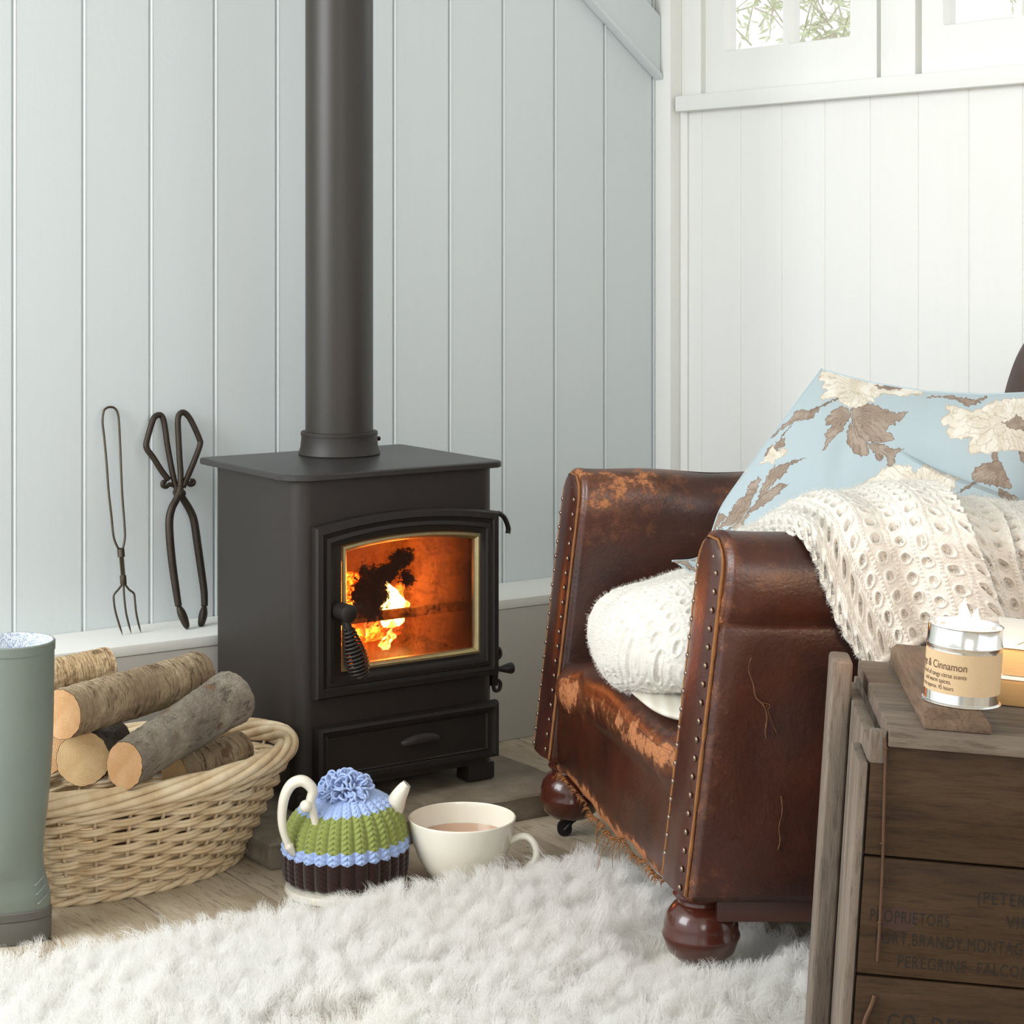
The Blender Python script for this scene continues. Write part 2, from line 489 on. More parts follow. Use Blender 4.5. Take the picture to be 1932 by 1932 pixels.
# hearth slab of worn stone
def hearth():
    t = NT('worn_stone')
    n = t.noise(14, 6, .65); n2 = t.noise(4, 4, .6); n3 = t.noise(90, 4, .6)
    col = t.ramp(n, [(.3, srgb(118, 108, 94)), (.55, srgb(150, 139, 122)), (.75, srgb(170, 160, 142))])
    col = t.mix(t.ramp(n2, [(.4, 0.0), (.7, .7)]), col, srgb(96, 78, 58))
    t.color(col).set(rough=.75).bump(t.math('ADD', n, n3), .6, .003)
    root = thing('stone_hearth', 'worn brownish stone hearth slabs raised under the black stove', 'hearth', WF(-1.1, -.5), TH)
    # slab 1 (main)
    def slab(name, u0, u1, y0, y1, h, seed):
        nx, ny = 60, 30
        def pt(a, b, zz):
            e = .006*(noise.noise(Vector((a*9, b*9, seed)))) 
            return a + e, b + .008*noise.noise(Vector((a*11, b*7, seed+5))), zz + .002*noise.noise(Vector((a*20, b*20, seed+9)))
        mb = MB(); lps = []
        def loop(ins, z):
            L = []
            A0, A1, B0, B1 = u0+ins, u1-ins, y0+ins, y1-ins
            for i in range(nx): L.append(pt(A0 + (A1-A0)*i/nx, B0, z))
            for i in range(ny): L.append(pt(A1, B0+(B1-B0)*i/ny, z))
            for i in range(nx): L.append(pt(A1-(A1-A0)*i/nx, B1, z))
            for i in range(ny): L.append(pt(A0, B1-(B1-B0)*i/ny, z))
            return [tuple(Vector(q) - Vector((-1.1, -.5, 0))) for q in L]
        for ins, z in ((.004, 0.0005), (0, .012), (.002, h*.6), (.0, h-.006), (.003, h-.002), (.008, h), (.05, h), (.14, h)): lps.append(loop(ins, z))
        mb.loops(lps, 0, True, True, True)
        return mb.build(name, t.m, root, smooth=30)
    slab('slab', -.99, -.702, -.642, -.171, .045, 1)
    slab('slab', -1.315, -.9935, -.650, -.171, .0455, 2)
hearth()

# ================================================================ WOOD STOVE
def stove():
    iron = simple('matt_black_stove_paint', srgb(40, 34, 30), .5, .0, .10, 6, .12, 500, spec=.45)
    iron_top = simple('black_stove_top', srgb(46, 43, 42), .36, .0, .08, 6, .10, 500, spec=.5)
    cast = simple('black_cast_iron', srgb(32, 27, 23), .46, .0, .12, 20, .25, 350, spec=.45)
    t = NT('aged_brass'); t.color(t.mix(t.noise(40, 4), srgb(196, 182, 140), srgb(160, 144, 104))).set(metal=.85, rough=.38); brass = t.m
    brick = simple('sooty_firebrick', srgb(92, 58, 40), .9, 0, .3, 30, .4, 120)
    root = thing('wood_stove', 'black iron wood burning stove with arched glass door and tall flue', 'stove', WF(-1.006, -.372, .0470), TH)
    HW, HD = .199, .160
    def rr(x0, x1, y0, y1, r, n=6):
        return rrect(x0, x1, y0, y1, r, n)
    # body: skirt + mid shell with opening + upper part
    mb = MB()
    mb.prism(rr(-HW, HW, -HD, HD, .030), .030, .222)
    mb.prism(rr(-HW, HW, -HD, HD, .030), .4515, .549)
    # mid shell: U with thickness
    R0 = rr(-HW, HW, -HD, HD, .030, 6)
    shell = []
    start = (.160, -HD); end = (-.126, -HD)
    outer = [start] + [(HW-.03+.03*math.cos(R(-90+15*k)), -HD+.03+.03*math.sin(R(-90+15*k))) for k in range(7)]
    outer += [(HW-.03+.03*math.cos(R(15*k)), HD-.03+.03*math.sin(R(15*k))) for k in range(7)]
    outer += [(-HW+.03+.03*math.cos(R(90+15*k)), HD-.03+.03*math.sin(R(90+15*k))) for k in range(7)]
    outer += [(-HW+.03+.03*math.cos(R(180+15*k)), -HD+.03+.03*math.sin(R(180+15*k))) for k in range(7)] + [end]
    inner = [(-.126, -HD+.018), (-HW+.018, -HD+.018), (-HW+.018, HD-.018), (HW-.018, HD-.018), (HW-.018, -HD+.018), (.160, -HD+.018)]
    mb.prism(outer + inner, .222, .4515)
    body = mb.build('body', iron, root, smooth=30)
    # feet
    for sx in (-1, 1):
        for sy in (-1, 1):
            mb = MB(); x = sx*(HW-.03); y = sy*(HD-.022)
            mb.box((x-.028, y-.02, 0), (x+.028, y+.02, .0305)); mb.build('foot', iron, root, bevel=.004)
    # top plate
    ol = []
    X0, X1, Y0, Y1 = -.216, .209, -.173, .183
    for cx_, cy_, r, a0 in ((X1-.018, Y0+.018, .018, -90), (X1-.012, Y1-.012, .012, 0), (X0+.012, Y1-.012, .012, 90), (X0+.05, Y0+.05, .05, 180)):
        for k in range(9):
            a = R(a0 + 90*k/8); ol.append((cx_+r*math.cos(a), cy_+r*math.sin(a)))
    mb = MB()
    def off(q, d):
        cx_, cy_ = 0, 0; v = Vector(q); return (v.x*(1-d/.2), v.y*(1-d/.18))
    mb.loops([[(*off(q, .0015), .5495) for q in ol], [(*q, .551) for q in ol], [(*q, .5585) for q in ol], [(*off(q, .0015), .5605) for q in ol], [(*off(q, .004), .561) for q in ol]], 0, True, True, True)
    mb.build('top_plate', iron_top, root, smooth=35)
    # flue
    fx, fy = .020, .087
    t = NT('flue_enamel'); t.color(t.mix(t.noise(5, 5, .6, (1, 1, .3)), srgb(42, 37, 32), srgb(50, 44, 37))).set(rough=.42); t.bump(t.noise(300, 3, .5), .1, .0005)
    mb = MB(); mb.lathe([(.0615, .6005), (.0615, 2.26)], 64, 0, (fx, fy, 0)); flue = mb.build('flue_pipe', t.m, root, smooth=40)
    mb = MB(); mb.lathe([(.0735, .5612), (.0745, .563), (.0705, .575), (.0690, .590), (.0690, .596), (.0700, .5965), (.0700, .6015), (.0690, .603), (.0625, .6035)], 64, 0, (fx, fy, 0)); mb.build('flue_collar', iron, flue, smooth=30)
    mb = MB()
    for k in range(2): mb.tube([(fx+.069, fy-.003, .585), (fx+.083, fy-.003, .585)], .004, 8)
    mb.build('grub_screw', iron, flue)

    # arched door
    def arch(x0, x1, z0, z1, rise, y, n=18, slope=0.0):
        out = []
        m = 6
        for i in range(m): out.append((x0+(x1-x0)*i/m, y, z0))
        for i in range(m): out.append((x1, y, z0+(z1-z0)*i/m))
        for i in range(n):
            s = i/n; xx = x1+(x0-x1)*s
            out.append((xx, y, z1 + rise*(1-(2*s-1)**2)))
        for i in range(m): out.append((x0, y, z1+(z0-z1)*i/m))
        return out
    dx0, dx1, dz0, dz1, ri = -.172, .193, .187, .473, .016
    F = -HD
    seq = []
    for ins, y in ((0, F-.0005), (0, F-.016), (.003, F-.020), (.012, F-.021), (.014, F-.018), (.018, F-.0165), (.020, F-.020), (.026, F-.021), (.028, F-.017), (.033, F-.0155), (.036, F-.013)):
        seq.append(arch(dx0+ins, dx1-ins, dz0+ins, dz1-ins, ri, y))
    gx0, gx1, gz0, gz1, gr = -.121, .1545, .228, .4385, .011
    seq.append(arch(gx0, gx1, gz0, gz1, gr, F-.012)); seq.append(arch(gx0, gx1, gz0, gz1, gr, F+.004))
    mb = MB(); mb.loops(seq); door = mb.build('door', cast, root, smooth=25)
    # brass bead round the glass
    seq = [arch(gx0+a, gx1-a, gz0+a, gz1-a, gr, F+y) for a, y in ((.0002, -.0125), (.0012, -.017), (.005, -.0175), (.0095, -.013), (.0105, -.010), (.0105, -.004))]
    mb = MB(); mb.loops(seq); mb.build('brass_bead', brass, door, smooth=30)['label'] = 'brass bead framing the stove glass'
    # glass with soot
    t = NT('sooty_stove_glass')
    tr = t.node('ShaderNodeBsdfTransparent'); tr.inputs[0].default_value = (1.0, .86, .70, 1)
    soot_shade = t.node('ShaderNodeBsdfDiffuse'); soot_shade.inputs[0].default_value = srgb(50, 32, 24)
    tan = t.node('ShaderNodeBsdfTranslucent'); tan.inputs[0].default_value = (.50, .26, .12, 1)
    gl = t.node('ShaderNodeBsdfGlossy'); gl.inputs['Roughness'].default_value = .06
    fine = t.noise(150, 5, .75); mid = t.noise(34, 4, .7); big = t.noise(11, 3, .6)
    def blob(cx_, cz_, rx, rz, hard):
        sp = t.node('ShaderNodeSeparateXYZ'); t.link(t.co(), sp.inputs[0])
        a = t.math('DIVIDE', t.math('SUBTRACT', sp.outputs[0], cx_), rx); b = t.math('DIVIDE', t.math('SUBTRACT', sp.outputs[2], cz_), rz)
        d = t.math('SQRT', t.math('ADD', t.math('MULTIPLY', a, a), t.math('MULTIPLY', b, b)))
        return t.ramp(d, [(hard, 1.0), (1.0, 0.0)])
    m1 = blob(-.062, .353, .062, .080, .2); m2 = blob(-.003, .404, .050, .034, .1); m3 = blob(.010, .372, .030, .034, .1); m4 = blob(-.030, .385, .050, .03, .1)
    mm = t.math('MAXIMUM', t.math('MAXIMUM', m1, m2), t.math('MAXIMUM', m3, m4))
    nn = t.math('ADD', t.math('MULTIPLY', t.math('SUBTRACT', fine, .5), 2.6), t.math('MULTIPLY', t.math('SUBTRACT', mid, .5), 2.2))
    s1 = t.math('ADD', mm, t.math('MULTIPLY', nn, .60))
    blot = t.math('MAXIMUM', t.ramp(s1, [(.50, 0.0), (.60, .97)]), t.ramp(fine, [(.62, 0.0), (.68, .75)]))
    haze = t.ramp(t.math('ADD', t.math('MULTIPLY', fine, .55), t.math('MULTIPLY', mid, .45)), [(.42, .02), (.52, .28), (.62, .6)])
    right = blob(.175, .33, .150, .30, .25)  # right of the glass darkened to stand in for the dim firebox
    m_a = t.node('ShaderNodeMixShader'); t.link(t.math('MULTIPLY', haze, .8), m_a.inputs[0]); t.link(tr.outputs[0], m_a.inputs[1]); t.link(tan.outputs[0], m_a.inputs[2])
    m_b = t.node('ShaderNodeMixShader'); t.link(t.math('MAXIMUM', blot, t.math('MULTIPLY', right, .78)), m_b.inputs[0]); t.link(m_a.outputs[0], m_b.inputs[1]); t.link(soot_shade.outputs[0], m_b.inputs[2])
    m_c = t.node('ShaderNodeMixShader'); m_c.inputs[0].default_value = .05; t.link(m_b.outputs[0], m_c.inputs[1]); t.link(gl.outputs[0], m_c.inputs[2])
    t.link(m_c.outputs[0], t.out.inputs[0])
    A = arch(gx0+.009, gx1-.009, gz0+.009, gz1-.009, gr, F-.007)
    B = [(a, F-.004, c) for a, b, c in A]
    mb = MB(); mb.loops([A, B], 0, True, True, True); mb.build('door_glass', t.m, door)['label'] = 'sooty heat-stained door glass'
    # door handle
    hx, hz = -.128, .332
    mb = MB(); mb.tube([(hx, F-.014, hz), (hx, F-.052, hz), (hx, F-.0535, hz)], [.0150, .0150, .0130], 24); hd = mb.build('door_handle', cast, door, smooth=40)
    hp = crv([(hx+.001, F-.040, hz-.010), (hx+.004, F-.042, hz-.030), (hx+.013, F-.045, hz-.068), (hx+.022, F-.047, hz-.100)], 10)
    mb = MB(); mb.tube(hp, .007, 10)
    # spring coil
    coil = []; rr_ = []
    A0 = Vector((hx+.0035, F-.041, hz-.026)); A1 = Vector((hx+.023, F-.047, hz-.106)); ax = (A1-A0).normalized(); e1 = ax.orthogonal().normalized(); e2 = ax.cross(e1)
    turns = 13; N = turns*20
    for i in range(N+1):
        s = i/N; rad = .0085 + .0100*math.sin(math.pi*min(1, s*.86)**1.25) ; rad = max(rad, .008)
        a = 2*math.pi*turns*s
        coil.append(A0 + (A1-A0)*s + e1*math.cos(a)*rad + e2*math.sin(a)*rad)
    mb.tube(coil, .0024, 8)
    mb.build('spring_grip', cast, door, smooth=60)
    # ash drawer front
    seq = []
    for ins, y in ((0, F-.0005), (0, F-.010), (.003, F-.018), (.010, F-.020), (.014, F-.012), (.020, F-.0105), (.023, F-.013), (.026, F-.0105)):
        seq.append(arch(-.170+ins, .195-ins, .042+ins*.7, .140-ins*.8, 0, y))
    mb = MB(); mb.loops(seq, 0, True, False, True); dr = mb.build('ash_drawer', cast, root, smooth=25)
    mb = MB()
    lp = []
    for k in range(9):
        a = R(90*k/8)
        rx, rz, yy = .041*math.cos(a)+.0, .016*math.cos(a), F-.010-.012*math.sin(a)
        lp.append([(.036+rx*math.cos(2*math.pi*j/28), yy, .090+rz*max(-.25, math.sin(2*math.pi*j/28))) for j in range(28)])
    mb.loops(lp, 0, True, False, True); mb.build('drawer_pull', cast, dr, smooth=40)
    # upper air lever and side latch
    def sp(px, py, dy=-.12): # local point on right flank
        return (0, 0, 0)
    mb = MB(); mb.tube(crv([(HW-.004, -.148, .462), (HW+.012, -.148, .465), (HW+.025, -.148, .456), (HW+.033, -.148, .438), (HW+.032, -.148, .428)], 8), [.0045]*32+[.006], 10)
    mb.build('air_lever', cast, root, smooth=60)
    mb = MB()
    mb.box((HW-.002, -.150, .160), (HW+.010, -.132, .214))
    mb.tube(crv([(HW+.006, -.141, .208), (HW+.008, -.141, .222), (HW+.018, -.141, .223), (HW+.021, -.141, .212), (HW+.016, -.141, .206)], 6), .0036, 8)
    mb.tube(crv([(HW+.006, -.141, .166), (HW+.008, -.141, .151), (HW+.018, -.141, .150), (HW+.021, -.141, .161), (HW+.016, -.141, .167)], 6), .0036, 8)
    lat = mb.build('side_latch', cast, root, smooth=40)
    mb = MB(); mb.tube([(HW+.006, -.141, .187), (HW+.018, -.142, .187), (HW+.032, -.145, .187), (HW+.040, -.147, .187), (HW+.044, -.148, .187)], [.004, .0045, .0085, .0105, .0085], 16)
    mb.build('latch_knob', cast, lat, smooth=60)
    # firebox lining and log bar
    mb = MB()
    fz0, fz1 = .2225, .4512
    mb.box((-.176, .118, fz0), (.176, .1415, fz1)); mb.box((-.1805, -.130, fz0), (-.160, .118, fz1)); mb.box((.160, -.130, fz0), (.1805, .118, fz1))
    mb.build('firebox_lining', brick, root)
    mb = MB(); mb.tube([(-.158, -.120, .303), (.158, -.120, .303)], .009, 12); mb.build('log_retainer_bar', simple('hot_iron_bar', srgb(44, 30, 22), .8, 0), root, smooth=60)
    # a burning log and the fire
    ember = NT('glowing_embers'); n = ember.noise(60, 6, .75); n2 = ember.noise(16, 3, .6)
    f = ember.math('MULTIPLY', n, n2)
    ec = ember.ramp(f, [(.12, (.02, .002, 0, 1)), (.22, (.8, .06, .005, 1)), (.32, (1, .25, .02, 1)), (.44, (1, .65, .2, 1))])
    ember.color(srgb(40, 24, 18)); ember.link(ec, ember.b.inputs['Emission Color'])
    ember.link(ember.ramp(f, [(.12, 0.0), (.2, .2), (.42, 1.0)]), ember.b.inputs['Emission Strength'])
    q = ember.math('MULTIPLY', ember.ramp(f, [(.1, 0.0), (.2, .25), (.42, 1.0)]), 16.0); ember.link(q, ember.b.inputs['Emission Strength'])
    L = Matrix.Translation(WF(-1.006, -.372, .0455)) @ Matrix.Rotation(TH, 4, 'Z')
    def fire_log(p0, p1, r, mat, seed, label):
        n = 26; m = 28; V = np.zeros((n, m, 3)); p0 = Vector(p0); p1 = Vector(p1); ax = (p1-p0).normalized(); e1 = ax.orthogonal().normalized(); e2 = ax.cross(e1)
        for i in range(n):
            s = i/(n-1); c = p0.lerp(p1, s); endf = min(1, .15 + 5*min(s, 1-s)) if (i in (0, n-1)) else 1
            if i in (0, n-1): endf = 0.001
            for j in range(m):
                a = 2*math.pi*j/m; rad = r*endf*(1+.22*(noise.noise(Vector((math.cos(a)*1.4, math.sin(a)*1.4, s*4+seed)))))
                rad += .003*noise.noise(Vector((a*3, s*25, seed)))*endf
                V[i, j] = c + (e1*math.cos(a)+e2*math.sin(a))*rad
        V = np.array([[L @ Vector(V[i, j]) for j in range(m)] for i in range(n)])
        o = grid_obj('burning_log', V, mat, closed_v=True); return tag(o, label, 'log', 'logs burning in the stove')
    fire_log((-.035, -.030, .250), (.020, .030, .345), .034, ember.m, 1, 'glowing log standing at the left inside the stove behind the sooty glass')
    fire_log((-.09, .03, .247), (.13, .06, .249), .024, ember.m, 5, 'charred log lying low across the fire bed inside the stove')
    def flame(name, px, py, pz, h, w_, seed, mat, label):
        n, m = 26, 20; V = np.zeros((n, m, 3))
        for i in range(n):
            s = i/(n-1); rad = w_*(math.sin(math.pi*min(1, s*.9+.12))**.8)*(1-s)**.45 + .0003
            ox = .012*math.sin(s*4+seed)*s; oy = .006*math.cos(s*5+seed)*s
            for j in range(m):
                a = 2*math.pi*j/m; rr2 = rad*(1+.30*math.sin(3*a+s*7+seed)+.22*math.sin(5*a-s*13+seed*2)+.15*math.sin(2*a+s*21))
                V[i, j] = L @ Vector((px+ox+.006*math.sin(s*11+seed*3)*s+rr2*math.cos(a), py+oy+rr2*.6*math.sin(a), pz+h*s))
        o = grid_obj(name, V, mat, closed_v=True); return tag(o, label, 'flame', 'flames in the stove')
    def fire_mat(name, stops, s0, s1):
        t = NT(name); n = t.noise(26, 4, .7, (1, 1, .35), dist=1.5); t.color((0, 0, 0, 1)).set(rough=1)
        t.link(t.ramp(n, stops), t.b.inputs['Emission Color'])
        t.link(t.math('ADD', t.math('MULTIPLY', t.ramp(n, [(.36, 0.0), (.62, 1.0)]), s1-s0), s0), t.b.inputs['Emission Strength'])
        return t.m
    fy_ = fire_mat('yellow_flame', [(.34, (1, .20, .02, 1)), (.46, (1, .48, .10, 1)), (.58, (1, .74, .32, 1))], 1.6, 16)
    fo = fire_mat('orange_flame', [(.36, (1, .07, .01, 1)), (.56, (1, .26, .03, 1)), (.7, (1, .5, .12, 1))], .4, 4)
    flame('flame', .078, .0, .256, .100, .027, 1.0, fy_, 'tall bright yellow flame in the middle of the fire inside the stove')
    flame('flame', .020, .06, .262, .115, .020, 2.0, fo, 'orange flame behind the sooty patch inside the stove')
    flame('flame', .112, .04, .262, .080, .022, 4.0, fo, 'low orange flame at the right of the fire inside the stove')
    flame('flame', .030, -.065, .232, .040, .012, 5.0, fy_, 'small yellow flame below the log bar inside the stove')
    pl = bpy.data.lights.new('fire_glow', 'POINT'); pl.energy = 1.3; pl.color = (1, .36, .08); pl.shadow_soft_size = .04
    po = bpy.data.objects.new('fire_glow', pl); po.location = L @ Vector((.06, -.065, .345)); COL.objects.link(po)
stove()

# ================================================================ TOOLS ON THE LEDGE
def tools():
    iron = simple('old_forged_iron', srgb(58, 50, 42), .5, .6, .35, 60, .5, 220)
    wire = simple('dull_steel_wire', srgb(84, 76, 64), .42, .8, .25, 60, .2, 220)
    def mk(y0, y1, p0, p1):
        def f(zx, zy, dy=0):
            px, py = 150+zx/3.865, 740+zy/3.865
            t = (py-p0)/(p1-p0); return on_wall(px, py, y0+(y1-y0)*t + dy)
        return f
    f = mk(-.010, -.080, 770, 1196)
    base = f(322, 1760)
    root = thing('toasting_fork', 'long wire toasting fork with three prongs leaning on the grey wall', 'fork', base)
    lp = [f(*q) for q in ((285,1145),(250,1060),(232,900),(212,720),(196,500),(180,330),(168,215),(176,140),(200,114),(228,108),(256,116),(276,145),(287,210),(297,400),(310,720),(326,940),(331,1055),(315,1145))]
    mb = MB(); mb.tube(crv(lp, 6), .0021, 8); mb.build('handle', wire, root, smooth='all', shift=base)
    mb = MB()
    for o in (-11, 0, 11): mb.tube([f(301+o, 1135), f(306+o, 1200), f(318+o, 1340), f(322+o*.7, 1400)], .0016, 6)
    mb.build('shaft', wire, root, smooth='all', shift=base)
    mb = MB(); mb.tube([f(301, 1145), f(305, 1202)], .0066, 14); mb.build('ferrule', wire, root, smooth=50, shift=base)
    mb = MB(); mb.tube([f(317, 1335), f(321, 1400), f(322, 1412)], [.0058, .0058, .004], 14); mb.build('ferrule', wire, root, smooth=50, shift=base)
    for pts in (((310,1405),(282,1440),(252,1478),(250,1520),(262,1600),(288,1690),(315,1772)), ((322,1405),(325,1480),(338,1600),(356,1680),(378,1760)), ((336,1405),(362,1440),(396,1468),(404,1520),(412,1600),(428,1680),(449,1754))):
        p = crv([f(*q) for q in pts], 6); n = len(p)
        mb = MB(); mb.tube(p, [.0019 if i < n-5 else .0019*(n-1-i)/5+.0003 for i in range(n)], 8); mb.build('prong', wire, root, smooth='all', shift=base)
    f = mk(-.018, -.088, 782, 1185)
    base = f(850, 1720)
    root = thing('fire_tongs', 'heavy forged iron fire tongs leaning on the wall by the stove', 'tongs', base)
    # half 1: left handle -> right jaw ; half 2 : right handle -> left jaw
    def half(loop, leg, tipw, curl, dy):
        mb = MB()
        mb.tube(crv([f(*q, dy) for q in loop], 6), .0056, 12)
        p = crv([f(*q, dy) for q in leg], 6); n = len(p)
        mb.tube(p, [.0062 + .0014*math.sin(math.pi*i/n) for i in range(n)], 12)
        q = [f(*a, dy) for a in tipw]; mb.tube(crv(q, 5), [.006, .0072, .0088, .0104, .0112, .0114, .0112, .0104, .0092, .0074, .0045][:5*(len(q)-1)+1] if len(q) == 3 else .009, 14, flat=.7)
        mb.tube(crv([f(*a, dy) for a in curl], 5), .0042, 8)
        return mb
    half(((650,640),(600,575),(540,480),(487,400),(500,320),(525,235),(545,185),(575,166),(604,180),(622,250),(640,380),(665,520),(685,620),(712,720)),
         ((712,690),(745,760),(800,850),(835,940),(862,1120),(885,1280),(908,1450),(912,1560)), ((912,1560),(900,1630),(882,1712)), ((705,690),(660,672),(632,690),(606,680),(610,655),(630,655)), .006).build('tong_arm', iron, root, smooth='all', shift=base)
    half(((755,690),(800,590),(845,480),(880,380),(874,340),(835,250),(800,185),(765,150),(735,155),(718,200),(722,330),(730,480),(738,600),(735,720)),
         ((738,690),(712,770),(672,850),(655,940),(660,1080),(678,1260),(705,1450),(722,1560)), ((722,1560),(752,1630),(788,1722)), ((735,690),(780,660),(808,676),(830,668),(832,648),(812,642)), -.006).build('tong_arm', iron, root, smooth='all', shift=base)
    mb = MB(); c = f(728, 735); mb.tube([c+NV*.012, c-NV*.012, c-NV*.014], [.008, .008, .005], 14); mb.build('rivet', iron, root, smooth=50, shift=base)
tools()

# ================================================================ WICKER BASKET AND LOGS
BC = Vector((-.645, 3.175, 0))
def bpt(a, b, th, z, off=0.0):
    """point on an ellipse in the wall-aligned frame round the basket centre"""
    p = BC + D1*((a+off)*math.cos(th)) + NV*((b+off)*math.sin(th)); p.z = z; return p
def basket():
    t = NT('peeled_willow'); 
    c = t.ramp(t.noise(25, 5, .6), [(.3, srgb(200, 172, 132)), (.5, srgb(224, 202, 166)), (.75, srgb(238, 222, 192))])
    c = t.mix(t.ramp(t.noise(7, 3, .6), [(.45, 0.0), (.7, .45)]), c, srgb(184, 152, 110))
    t.color(c).set(rough=.5, spec=.4).bump(t.noise(160, 3, .6), .2, .0008)
    wil = t.m
    root = thing('log_basket', 'oval pale wicker log basket with thick plaited rim beside the boot', 'basket', BC)
    A0, B0, A1, B1, H = .222, .128, .306, .176, .150
    def prof(z):
        s = z/H; k = s**.9
        return A0+(A1-A0)*k, B0+(B1-B0)*k
    def top(th): return .010*math.cos(th)**2
    NS = 34
    n = 0
    rows = 13
    mb = MB()
    for r_ in range(rows):
        z0 = .010 + (H-.024)*r_/(rows-1)
        pts = []; N = NS*6
        for i in range(N):
            th = 2*math.pi*i/N
            zz = z0*(1+.30*top(th)/H) + .0016*noise.noise(Vector((th*3, r_*1.7, 0))) + .0013*math.sin(NS/2*th+math.pi*r_)
            a, b = prof(zz); off = .0078*math.cos(NS/2*th + math.pi*r_)
            pts.append(bpt(a, b, th, zz, off))
        mb.tube(pts, [.0037*(1+.22*noise.noise(Vector((i*.05, r_*3.1, 7)))) for i in range(N)], 7, closed=True)
        # paired weaver just above (willow is woven in pairs)
        pts2 = [p + Vector((0, 0, .0050)) + Vector((0, 0, .0012*noise.noise(Vector((i*.07, r_*2.3, 3))))) for i, p in enumerate(pts)]
        mb.tube(pts2, [.0032*(1+.25*noise.noise(Vector((i*.06, r_*5.1, 9)))) for i in range(N)], 7, closed=True)
    # waled bands, top and bottom (three strands)
    for zb, rr_ in ((.006, .0050), (H-.006, .0042)):
        for s in range(3):
            pts = []; N = NS*6
            for i in range(N):
                th = 2*math.pi*i/N; zz = zb + (.30*top(th) if zb > .05 else 0); a, b = prof(zz)
                ph = NS/3*th + 2*math.pi*s/3
                pts.append(bpt(a, b, th, zz + .0045*math.sin(ph), .0065*math.cos(ph)))
            mb.tube(pts, rr_, 7, closed=True)
    mb.build('woven_side', wil, root, smooth='all', shift=BC)
    mb = MB()
    for k in range(NS):
        th = 2*math.pi*(k+.0)/NS
        pts = []
        for i in range(9):
            zz = .004 + (H+.018)*i/8; a, b = prof(zz); pts.append(bpt(a, b, th, zz + top(th)*i/8, 0))
        mb.tube(pts, .0030, 7)
    mb.build('stake', wil, root, smooth='all', shift=BC)
    mb = MB()
    for s in range(6):
        pts = []; N = 260; tw = 4
        for i in range(N):
            th = 2*math.pi*i/N; ph = tw*th + 2*math.pi*s/6
            a, b = A1+.008, B1+.008
            z = .166 + 1.5*top(th)*.6
            rad = .0118
            out = rad*math.cos(ph)*.95; up = rad*math.sin(ph)*1.05
            pts.append(bpt(a, b, th, z + up, out))
        # close cleanly: tw turns so the strand returns to itself
        mb.tube(pts, [.0068*(1+.14*noise.noise(Vector((i*.05, s*3.3, 1)))) for i in range(N)], 8, closed=True)
    mb.build('plaited_rim', wil, root, smooth='all', shift=BC)
    mb = MB(); mb.lathe([(A0-.004, 0.0), (A0-.002, .006), (A0-.008, .012)], 64, 0, (0, 0, 0), 1, B0/A0)
    M = Matrix.Rotation(TH, 4, 'Z'); mb.build('base', wil, root, smooth=40, M=M)
basket()

